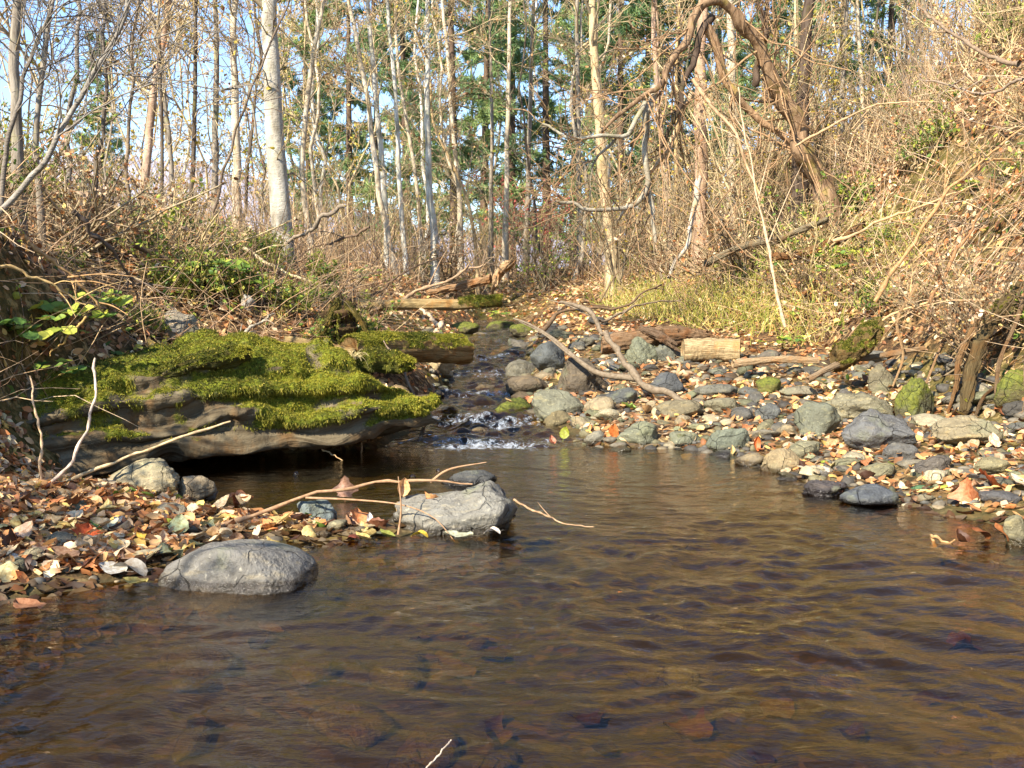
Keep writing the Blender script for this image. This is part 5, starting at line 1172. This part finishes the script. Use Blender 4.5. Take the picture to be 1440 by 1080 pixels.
# broad-leaved green plants of the left bank
def leafy(px, py, Yd, hgt, nst, label, seed, size, pal, trip=True):
    r = np.random.default_rng(seed); base = ground(px, py + 14); top = base + [0, 0, hgt * .75]; z = base[2]; e = empty('leafy_plant', tuple(base)); tag(e, label, 'plant')
    h = top[2] - z
    m = 6; s = np.linspace(0, 1, m); az = r.uniform(0, 6.28, nst); rad = r.uniform(.2, 1., nst) * hgt
    tip = np.stack([np.cos(az) * rad, np.sin(az) * rad * .6, h * r.uniform(.6, 1.05, nst)], -1)
    P = tip[:, None] * np.stack([s ** 1.5, s ** 1.5, s ** .7], -1)[None]
    MB().add(*tubes(P, np.linspace(.0028, .0015, m)[None] * np.ones((nst, 1)), 4)).build('stems', M['twig'], e, color=srgb(140, 124, 70))
    pos, nn = [], []
    for i in range(nst):
        for q in range(3 if trip else 1):
            a = q * 2.1 + r.uniform(-.3, .3); pos.append(tip[i] + np.array([math.cos(a), math.sin(a), 0]) * size * .42); nn.append([r.normal() * .25, -.35 + r.normal() * .25, 1])
    pos = np.array(pos); lb = MB(); scatter_leaves(lb, pos, np.array(nn), r.uniform(.7, 1.1, len(pos)) * size, pick(r, pal, len(pos), .15), [leaf_template(6, 5, .8, 0, .2, .3, .1, q, False) for q in range(3)], r, .15)
    lb.build('leaves', M['leafs'], e)
for i, a in enumerate([(80, 476, 3.75, .30, 16, 'bright green clover-leaved plant over the dark left bank', .075), (60, 540, 3.6, .2, 8, 'pale green round-leaved sprig hanging below the clover-leaved plant', .05), (25, 500, 3.7, .24, 12, 'greyish green leafy plant at the left picture edge', .075), (172, 492, 4.1, .06, 5, 'small pale green lobed leaves left of the mossy ridge', .045), (298, 398, 6.5, .22, 16, 'bright green leafy plant in sun below the pale stone of the left bank', .07), (345, 415, 6.2, .2, 12, 'green weed patch right of the sunlit leafy plant', .05), (150, 430, 4.6, .15, 8, 'grey-green low plant under the thick dark branch', .05), (372, 497, 4.75, .08, 8, 'tiny green creeping plant on top of the broad mossy log', .022),
      (1100, 480, 7.0, .15, 10, 'small bright green plant in the grass left of the mossy root stub', .045), (1200, 372, 7.2, .3, 14, 'light green leafy plant on the sunny right bank', .06), (1360, 270, 6.2, .2, 10, 'yellow-green leafy sprig high on the right bank', .06), (1180, 385, 7.0, .2, 10, 'pale green plant left of the sunny leafy plant on the right bank', .055), (700, 440, 9.0, .2, 10, 'low green herb under the bridging log', .05), (1030, 385, 9.5, .3, 10, 'green broad-leaved herb at the back of the grassy patch', .08), (500, 395, 8.5, .3, 10, 'green herb behind the rootwad stump', .05)]):
    leafy(*a[:6], 700 + i, a[6], GREENS * 1.15 if i in (0, 4, 9) else GREENS)
bl = MB(); bp = at(335, 383, 7.0); scatter_leaves(bl, np.array([[0, 0, 0.]]), np.array([[.1, -.8, .6]]), np.array([.17]), np.array([srgb(110, 150, 60)]), [leaf_template(8, 5, .85, 0, .3, .3, 0, 2)], np.random.default_rng(1), .05)
e = empty('leafy_plant', tuple(bp - [0, 0, .1])); tag(e, 'single broad bright green leaf standing left of the big birch foot', 'plant'); o = bl.build('leaf', M['leafs'], e); o.location = (0, 0, .1)
MB().add(*tubes([[[0, 0, -.05], [0, 0, 0], [0, 0, .06]]], [[.004, .003, .002]], 5)).build('stem', M['twig'], e, color=srgb(120, 130, 60))

# ------------------------------------------------------------------ stuff: litter, fallen twigs, dry grass
def frustum_points(r, n, ymax=26, pw=1.6):
    y = 1.6 + (ymax - 1.6) * r.random(n) ** pw; px = r.uniform(-140, 1580, n)
    x = (px - 720) / FOC * y
    return x, y
r = np.random.default_rng(17)
x, y = frustum_points(r, 150000, 24, 1.25); z = H(x, y); dz = z - water_z(y)
patch = fbm(np.stack([x * 1.2, y * 1.2, 0 * x], -1), 88, 3)
keep = (dz > .012) & (r.random(len(x)) < np.where((dz > .3) | ((x < -.2) & (y < 3.9)), 1., .45) * np.clip(.75 + .5 * patch, .2, 1.)); x, y, z, dz = x[keep], y[keep], z[keep], dz[keep]
lb = MB(); cols = np.clip(pick(r, LITTER_COLS, len(x), .3) * [1.12, 1.1, 1.04], 0, .9)
isg = r.random(len(x)) < np.where((dz > .3), .10 + .10 * (patch[keep] > .3), .02); cols[isg] = pick(r, GREENS, isg.sum())
sz = r.uniform(.028, .062, len(x)) * np.where((x < -.2) & (y < 3.9), 1.1, 1) * np.interp(y, [2, 6, 14, 24], [.75, .95, 1.3, 1.9])
lift = np.abs(r.normal(size=len(x))) * np.where(dz > .3, np.where(x > 1.8, .07, .035), .008)
scatter_leaves(lb, np.stack([x, y, z + .008 + lift], -1), gnormal(x, y), sz, cols, SMALL, r, .45)
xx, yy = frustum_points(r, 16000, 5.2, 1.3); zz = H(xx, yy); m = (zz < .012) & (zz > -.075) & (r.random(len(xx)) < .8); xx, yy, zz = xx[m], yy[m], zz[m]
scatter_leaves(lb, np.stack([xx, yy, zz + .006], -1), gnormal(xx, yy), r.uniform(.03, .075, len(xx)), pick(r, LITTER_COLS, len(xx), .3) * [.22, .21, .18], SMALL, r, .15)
tag(lb.build('leaf_litter', M['leafs']), 'dense litter of small dead leaves covering both banks and the forest floor', 'leaf litter', kind='stuff')

def strand_stuff(name, n, ymax, pw, lenr, rad, pal, label, cat, cond, up=(.1, .8), bend=.25, M_=5, seed=1, k=3):
    r = np.random.default_rng(seed)
    x, y = frustum_points(r, n, ymax, pw); z = H(x, y); dz = z - water_z(y)
    m = cond(x, y, z, dz, r); x, y, z = x[m], y[m], z[m]; q = len(x)
    az = r.uniform(0, 6.28, q); el = r.uniform(*up, q); ln = r.uniform(*lenr, q)
    d = np.stack([np.cos(az) * np.cos(el), np.sin(az) * np.cos(el), np.sin(el)], -1); cur = np.stack([x, y, z], -1); out = [cur]
    bd = r.normal(size=d.shape) * bend
    for i in range(M_ - 1):
        d = nrm(d + bd / (M_ - 1) + r.normal(size=d.shape) * bend * .25); cur = cur + d * (ln / (M_ - 1))[:, None]; out.append(cur)
    P = np.stack(out, 1); gz = H(P[..., 0], P[..., 1], False); P[..., 2] = np.maximum(P[..., 2], gz + .004)
    R = (rad * r.uniform(.6, 1.5, q) * np.interp(y, [2, 8, 25], [.8, 1.1, 2.2]))[:, None] * np.linspace(1, .4, M_)[None]
    c = np.repeat(pick(r, pal, q, .25), M_ * k, 0)
    v, f = tubes(P, R, k); tag(MB().add(v, f, c).build(name, M['twiga']), label, cat, kind='stuff')
TWP = np.array([srgb(*c) for c in [(196, 162, 120), (164, 136, 102), (218, 188, 146), (124, 104, 84), (182, 150, 118), (152, 134, 112), (214, 188, 152)]])
GRP = np.array([srgb(*c) for c in [(216, 194, 116), (200, 178, 100), (184, 182, 84), (160, 168, 70), (228, 210, 146), (140, 152, 60)]])
strand_stuff('fallen_twigs', 19000, 17, 1.2, (.12, .6), .0025, TWP, 'tangle of thin dead twigs lying over the leaf litter on both banks', 'twigs', lambda x, y, z, dz, r: (dz > .28) & (r.random(len(x)) < np.where((x < -.4) & (y < 10), .8, 1.)), (.0, .75), .5, 6, 2)
strand_stuff('bank_twigs', 5000, 10, 1.1, (.25, .8), .0032, TWP * [.8, .8, .82], 'dark dead twigs and stalks strewn over the left bank', 'twigs', lambda x, y, z, dz, r: (dz > .4) & (x < -.8), (.0, .9), .6, 6, 13)
strand_stuff('bank_twigs', 5000, 13, 1.1, (.3, 1.1), .0030, TWP * [1.2, 1.24, 1.3], 'long pale dead twigs draped down the sunny right bank', 'twigs', lambda x, y, z, dz, r: (dz > .4) & (x > 1.8), (.05, .9), .8, 7, 12)
strand_stuff('tall_stalks', 14000, 24, .9, (.4, 1.5), .0030, TWP, 'thicket of thin dry stalks standing along the edge of the wood', 'undergrowth', lambda x, y, z, dz, r: (dz > .45) & (y > 9.5) & ~((np.abs(x + .2) < .7) & (y < 13)), (.8, 1.5), .5, 6, 3)
strand_stuff('dry_grass', 60000, 13, .8, (.10, .38), .0024, GRP, 'dry yellow-green grass in the sunny patch behind the gravel bar', 'grass', lambda x, y, z, dz, r: (y > 7.2) & (dz > .22) & (x > .2) & (x < 3.2) & (r.random(len(x)) < np.exp(-((y - 9.2) / 2.2) ** 2)), (.7, 1.5), .6, 5, 4)
r = np.random.default_rng(29); tp = at(497, 505, 4.95); P = []
for i in range(46):
    a = r.uniform(0, 6.28); s = np.linspace(0, 1, 6)[:, None]; P.append(np.array([r.normal() * .008, r.normal() * .008, 0]) + np.concatenate([np.cos(a) * s * .07 * r.uniform(.3, 1.2), np.sin(a) * s * .07, s * .09 * r.uniform(.5, 1.1) - s ** 3 * .09 * r.uniform(.3, 1.2)], 1))
tg = MB().add(*tubes(np.array(P), np.linspace(.0016, .0006, 6)[None] * np.ones((46, 1)), 3)).build('grass_tuft', M['twig'], color=srgb(222, 204, 150)); tg.location = tp; tag(tg, 'small bleached grass tuft drooping on top of the broad mossy log', 'grass')
# moss on stones of the upstream bed
strand_stuff('stream_moss', 5000, 12, 1, (.015, .05), .003, np.array([srgb(130, 140, 40), srgb(96, 108, 30), srgb(160, 160, 60)]), 'low green moss and wet weed lining the upstream channel', 'moss', lambda x, y, z, dz, r: (y > 7.4) & (dz > .0) & (dz < .28) & (np.abs(x + .2) < 1.), (.6, 1.5), .6, 3, 6)

# ------------------------------------------------------------------ fallen leaves one could count
LT = [leaf_template(9, 7, .62, 0, .3, .6, .3, 1, True, .05), leaf_template(9, 7, .72, 0, -.25, -.7, .5, 2, True, .06), leaf_template(10, 7, .95, 3, .35, .5, -.3, 3, True), leaf_template(9, 7, .55, 0, .7, 1.0, .6, 4, True), leaf_template(9, 7, .8, 0, .12, .25, .1, 5, True, .05), leaf_template(10, 7, 1.0, 2, -.4, .9, .4, 6, True), leaf_template(9, 7, .45, 0, .4, -.8, -.8, 7, True), leaf_template(9, 7, .7, 0, .9, 1.4, .3, 8, True, .04)]
LM_ = [MB().add(v, f).mesh('leaf', M['leafo']) for v, f in LT]
LCOL = [('orange', srgb(190, 128, 84)), ('tan', srgb(206, 168, 118)), ('pale yellow', srgb(226, 204, 134)), ('rust-brown', srgb(140, 92, 64)), ('dark brown', srgb(98, 68, 50)), ('cream', srgb(226, 208, 172)), ('grey-green', srgb(146, 152, 118)), ('pinkish', srgb(204, 164, 130)), ('silvery', srgb(190, 190, 182)), ('reddish', srgb(140, 76, 58))]
def put_leaf(p, size, k, col, rz, tx, ty, label=None, nor=None):
    o = link('fallen_leaf', LM_[k], None, col); o.location = p; o.scale = (size,) * 3
    o.rotation_euler = (tx, ty, rz); tag(o, label, 'leaf', 'fallen leaves on the creek edges'); return o
heroleaf = [((122, 762), .085, 2, srgb(206, 98, 48), 'curled red-orange leaf in the centre of the left leafy bar', (.5, .3, .4)), ((208, 768), .10, 0, srgb(226, 190, 80), 'bright yellow leaf left of the near dark boulder', (.2, .1, 1.2)), ((252, 752), .085, 4, srgb(172, 182, 140), 'pale green oval leaf above the near dark boulder', (.7, .1, .2)), ((142, 748), .075, 4, srgb(84, 122, 66), 'dark green leaf above the yellow leaf of the left bar', (.3, -.2, 1.6)), ((30, 764), .10, 4, srgb(206, 178, 150), 'large pinkish tan leaf at the left edge of the bar', (.5, .1, -.4)), ((40, 858), .10, 4, srgb(170, 122, 88), 'brown-orange leaf half floating in the near left water', (.05, .05, 1.1)), ((8, 812), .10, 1, srgb(222, 214, 160), 'pale yellow-white leaf cut by the left picture edge', (.3, .2, .2)), ((110, 798), .12, 2, srgb(214, 142, 84), 'broad tan-orange leaf at the front of the left bar', (.15, .1, .8)), ((205, 792), .11, 0, srgb(166, 158, 128), 'grey-green holed leaf left of the near dark boulder', (.25, .1, -.9)), ((190, 823), .075, 4, srgb(168, 156, 88), 'olive-yellow leaf floating before the near dark boulder', (.02, .0, 1.4)), ((180, 808), .12, 6, srgb(150, 146, 136), 'long grey leaf lying at the water edge by the near boulder', (.1, .0, 1.5)), ((170, 773), .075, 1, srgb(226, 196, 146), 'small cream folded leaf beside the red-orange leaf', (.3, .2, .5)),
 ((567, 690), .07, 7, srgb(226, 186, 136), 'crumpled tan leaf standing on the big angular boulder', (1.3, .2, .3)), ((560, 728), .06, 3, srgb(230, 190, 130), 'folded tan leaf hanging at the left end of the big angular boulder', (1.0, .5, 1.2)), ((605, 704), .06, 7, srgb(222, 164, 110), 'small orange curled leaf against the back of the big angular boulder', (.6, .2, 2.)), ((520, 740), .05, 6, srgb(232, 230, 224), 'white shiny leaf left of the big angular boulder', (1.1, .1, .2)), ((545, 758), .07, 0, srgb(150, 160, 76), 'green leaf at the foot of the big angular boulder', (.2, .1, 1.)), ((590, 757), .06, 6, srgb(206, 180, 60), 'narrow yellow leaf floating against the big angular boulder', (.05, 0, 1.5)), ((645, 757), .10, 4, srgb(200, 206, 176), 'pale green-white leaf floating before the big angular boulder', (.03, 0, 1.5)), ((692, 752), .06, 6, srgb(240, 236, 222), 'small white leaf floating at the right of the pale green-white leaf', (.03, 0, 1.5)), ((485, 700), .09, 5, srgb(186, 146, 120), 'large upright pinkish brown leaf behind the blue-grey wedge stone', (1.1, 0, .1)), ((505, 738), .08, 2, srgb(206, 140, 90), 'orange-brown leaf between the wedge stone and the angular boulder', (.7, .2, .6)), ((510, 760), .07, 0, srgb(212, 190, 120), 'yellowish leaf in the water left of the angular boulder', (.1, .1, .9)),
 ((863, 616), .085, 4, srgb(206, 120, 56), 'upright bright orange leaf at the waterline of the gravel bar', (1.15, .25, .3)), ((794, 618), .075, 4, srgb(150, 160, 48), 'standing yellow-green round leaf in the water by the cascade', (1.4, .2, -.4)), ((776, 626), .06, 7, srgb(190, 120, 90), 'brown leaf beside the standing yellow-green leaf', (.8, .2, .6)), ((884, 576), .10, 2, srgb(146, 176, 84), 'light green lobed leaf under the forked dead branch', (.35, .1, 1.5)), ((744, 566), .07, 2, srgb(224, 150, 106), 'orange leaf on the cascade slab', (.5, .1, .3)), ((716, 568), .06, 0, srgb(240, 206, 140), 'pale yellow leaf on the mossy brown cascade stone', (.4, .1, 1.2)), ((1064, 636), .08, 3, srgb(212, 116, 60), 'orange curled leaf standing at the bar corner', (1.2, .2, .2)), ((1030, 640), .05, 6, srgb(226, 192, 126), 'small straw leaf upright in front of the pointed stone', (1.3, .1, .1)), ((1360, 712), .11, 5, srgb(206, 134, 90), 'large orange-brown leaf upright at the right water edge', (1.0, 0, .1)), ((1395, 686), .13, 2, srgb(186, 96, 52), 'largest rust-orange leaf on the right shore', (.5, .2, .8)), ((1424, 562), .14, 4, srgb(226, 204, 164), 'big cream leaf against the bank above the right shore', (.9, .2, -.3)), ((1205, 650), .08, 4, srgb(228, 190, 142), 'round tan leaf left of the flat-topped boulder', (.4, .1, .4)), ((1340, 640), .09, 0, srgb(222, 196, 112), 'yellow leaf in front of the long flattened boulder', (.3, .1, 1.)), ((1398, 630), .08, 4, srgb(228, 204, 176), 'pale pink leaf leaning on the long flattened boulder', (.9, .1, .2)), ((1440, 690), .14, 4, srgb(226, 208, 178), 'big cream leaf at the right picture edge', (.3, .2, .5)), ((1380, 758), .07, 1, srgb(140, 86, 46), 'wet amber leaf in the shallows near the right edge', (.5, .2, 1.4)), ((1352, 764), .06, 7, srgb(90, 56, 34), 'wet dark brown leaf left of the wet amber leaf', (.5, .2, .4)), ((1410, 762), .075, 1, srgb(160, 102, 56), 'curled orange leaf against the tan rock at the right edge', (.9, .2, .8)), ((1268, 560), .08, 4, srgb(222, 176, 124), 'tan leaf left of the mossy upright rock', (1.1, .1, .3)), ((1078, 608), .07, 0, srgb(214, 130, 74), 'orange leaf on top of the gravel bar near the pointed stone', (.3, .1, .6)), ((1110, 610), .09, 4, srgb(224, 164, 124), 'pinkish orange broad leaf behind the mottled tan stone', (.3, .1, 1.5))]
LEAF_MARKS = [('the near dark boulder', 330, 790), ('the pale tan boulder', 200, 670), ('the blue-grey wedge stone', 445, 725), ('the big angular boulder', 640, 720), ('the left picture edge', 0, 740), ('the red-orange curled leaf', 122, 762), ('the bar corner', 1100, 650), ('the flat-topped blue-grey boulder', 1244, 610), ('the long flattened boulder', 1378, 610), ('the blue-black wet stone', 1232, 700), ('the right picture edge', 1440, 700), ('the upright orange leaf', 863, 612), ('the pointed waterline stone', 1028, 625), ('the forked dead branch', 880, 530), ('the cascade slab', 742, 545), ('the mossy upright rock', 1294, 560), ('the sawn log', 1000, 495), ('the yellow leaf', 208, 768), ('the thick pale stems', 60, 690), ('the mossy gravel stone', 1086, 545)]
r = np.random.default_rng(55)
for (px, py), size, k, col, lab, (tx, ty, rz) in heroleaf:
    p = ground(px, py); wz = water_z(p[1])
    if p[2] < wz: d = ray(px, py); p = CAM + d * ((wz + .006 - CAM[2]) / d[2])
    up = size * .38 * abs(math.sin(tx))
    if 'on the big angular' in lab or 'against the back' in lab: p = at(px, py, 3.17); up = 0
    size *= .86; put_leaf((p[0], p[1], p[2] + .012 + up * .86), size, k, col, rz, tx, ty, lab)
n = 0
while n < 258:
    if n < 150:
        px, py = r.uniform(-20, 540), r.uniform(688, 812)
        if py > 812 - max(0, px - 150) * .12: continue
    else: px, py = (r.uniform(1050, 1450), r.uniform(560, 712)) if r.random() < .7 else (r.uniform(760, 1060), r.uniform(545, 636))
    p = ground(px, py); wz = water_z(p[1])
    if p[2] < wz - .03: continue
    ci = r.choice(10, p=[.09, .23, .11, .1, .14, .13, .06, .08, .04, .02]); nm, c = LCOL[ci]; k = r.integers(8)
    size = r.uniform(.042, .08) if px < 600 else r.uniform(.038, .08)
    pz = max(p[2], wz) + .01 + abs(r.normal()) * .012
    o = put_leaf((p[0], p[1], pz), size, k, np.clip(np.array(c) * r.uniform(.55, 1.05), 0, .9), r.uniform(0, 6.28), r.normal() * .3, r.normal() * .3)
    register(o, nm + ' ' + ['flat', 'arched', 'lobed', 'folded', 'broad', 'crinkled', 'narrow', 'cupped'][k] + ' leaf', p, 'leaf'); n += 1
finish_labels('leaf', LEAF_MARKS)
# drowned leaves lighten the pool bed
r = np.random.default_rng(56); n = 0
while n < 34:
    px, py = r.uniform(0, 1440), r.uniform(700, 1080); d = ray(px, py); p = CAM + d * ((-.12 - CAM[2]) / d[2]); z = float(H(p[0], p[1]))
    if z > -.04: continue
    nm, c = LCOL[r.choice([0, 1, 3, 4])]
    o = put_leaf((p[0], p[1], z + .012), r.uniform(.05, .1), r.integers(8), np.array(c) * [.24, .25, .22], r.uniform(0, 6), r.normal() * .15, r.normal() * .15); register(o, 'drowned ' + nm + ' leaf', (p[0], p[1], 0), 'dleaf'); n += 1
finish_labels('dleaf', [('the near dark boulder', 330, 830), ('the big angular boulder', 640, 750), ('the bottom picture edge', 500, 1080), ('the right picture edge', 1440, 850), ('the pool centre', 900, 800), ('the bottom right corner', 1440, 1080)])

# three air bubbles drifting on the pool
v, f = ico(4); half = v.copy(); half[:, 2] = np.maximum(half[:, 2], -.2)
bm_, nt = new_mat('bubble_film'); N = NT(nt)
fr = N('ShaderNodeFresnel', {'IOR': 1.5}).outputs[0]; N.out(N('ShaderNodeMixShader', {0: fr, 1: N('ShaderNodeBsdfTransparent').outputs[0], 2: N('ShaderNodeBsdfGlossy', {'Roughness': .05}).outputs[0]}).outputs[0])
for (px, py), s, lab in [((416, 668), .014, 'air bubble floating under the mossy log, leftmost of three'), ((580, 672), .014, 'air bubble floating behind the long bowed twig'), ((616, 663), .010, 'small air bubble floating nearest the low wet stone')]:
    d = ray(px, py); p = CAM + d * ((0 - CAM[2]) / d[2]); o = link('bubble', MB().add(half, f).mesh('bubble', bm_)); o.location = (p[0], p[1], .002); o.scale = (s, s, s); tag(o, lab, 'bubble')

# bushy trees beside the pool on the sunward side, just outside the left of the frame
for i, (x, y, k, sc) in enumerate([(-3.5, 2.2, 3, 1.0), (-3.1, 1.7, 3, 1.1), (-3.0, 1.35, 1, 1.3), (-2.9, .5, 3, 1.4), (-2.8, 2.95, 3, .85), (-2.6, 2.5, 3, .8)]):
    e = put_shrub(k, x, y, i * 1.3, sc, twig_col(r)); e['label'] = 'bush on the left bank outside the picture to the left of the pool'; e['group'] = 'bushes outside the left of the frame'

# ------------------------------------------------------------------ camera, sun, sky
cam = bpy.data.cameras.new('camera'); co = bpy.data.objects.new('camera', cam); COL.objects.link(co)
co.location = CAM; co.rotation_euler = (PI / 2 - TH, 0, 0); cam.sensor_width = 36; cam.lens = 36 * FOC / 1440; cam.clip_start = .05; cam.clip_end = 2000
scene.camera = co
ELEV, AZ = math.radians(37), math.radians(217)      # azimuth clockwise from +Y towards +X
sd = Vector((math.sin(AZ) * math.cos(ELEV), math.cos(AZ) * math.cos(ELEV), math.sin(ELEV)))
sl = bpy.data.lights.new('sun', 'SUN'); sl.energy = 5.0; sl.angle = math.radians(.53); sl.color = (1, .91, .76)
so = bpy.data.objects.new('sun', sl); COL.objects.link(so); so.rotation_euler = sd.to_track_quat('Z', 'Y').to_euler(); so.location = (0, 0, 20)
w = bpy.data.worlds.new('World'); scene.world = w; w.use_nodes = True
nt = w.node_tree; nt.nodes.clear(); N = NT(nt)
sky = N('ShaderNodeTexSky', sky_type='NISHITA', sun_disc=False, sun_elevation=ELEV, sun_rotation=AZ, altitude=1500, air_density=1.0, dust_density=0., ozone_density=2.5)
bg = N('ShaderNodeBackground', {'Color': sky.outputs[0], 'Strength': .15}); nt.links.new(bg.outputs[0], N('ShaderNodeOutputWorld').inputs[0])
vs = scene.view_settings; vs.view_transform = 'Standard'; vs.look = 'None'; vs.exposure = 1.36; vs.gamma = 1; vs.use_curve_mapping = False
cy = scene.cycles; cy.max_bounces = 10; cy.transparent_max_bounces = 12; cy.diffuse_bounces = 3; cy.glossy_bounces = 3; cy.sample_clamp_indirect = 6; cy.caustics_reflective = False; cy.caustics_refractive = False
cy.use_denoising = True
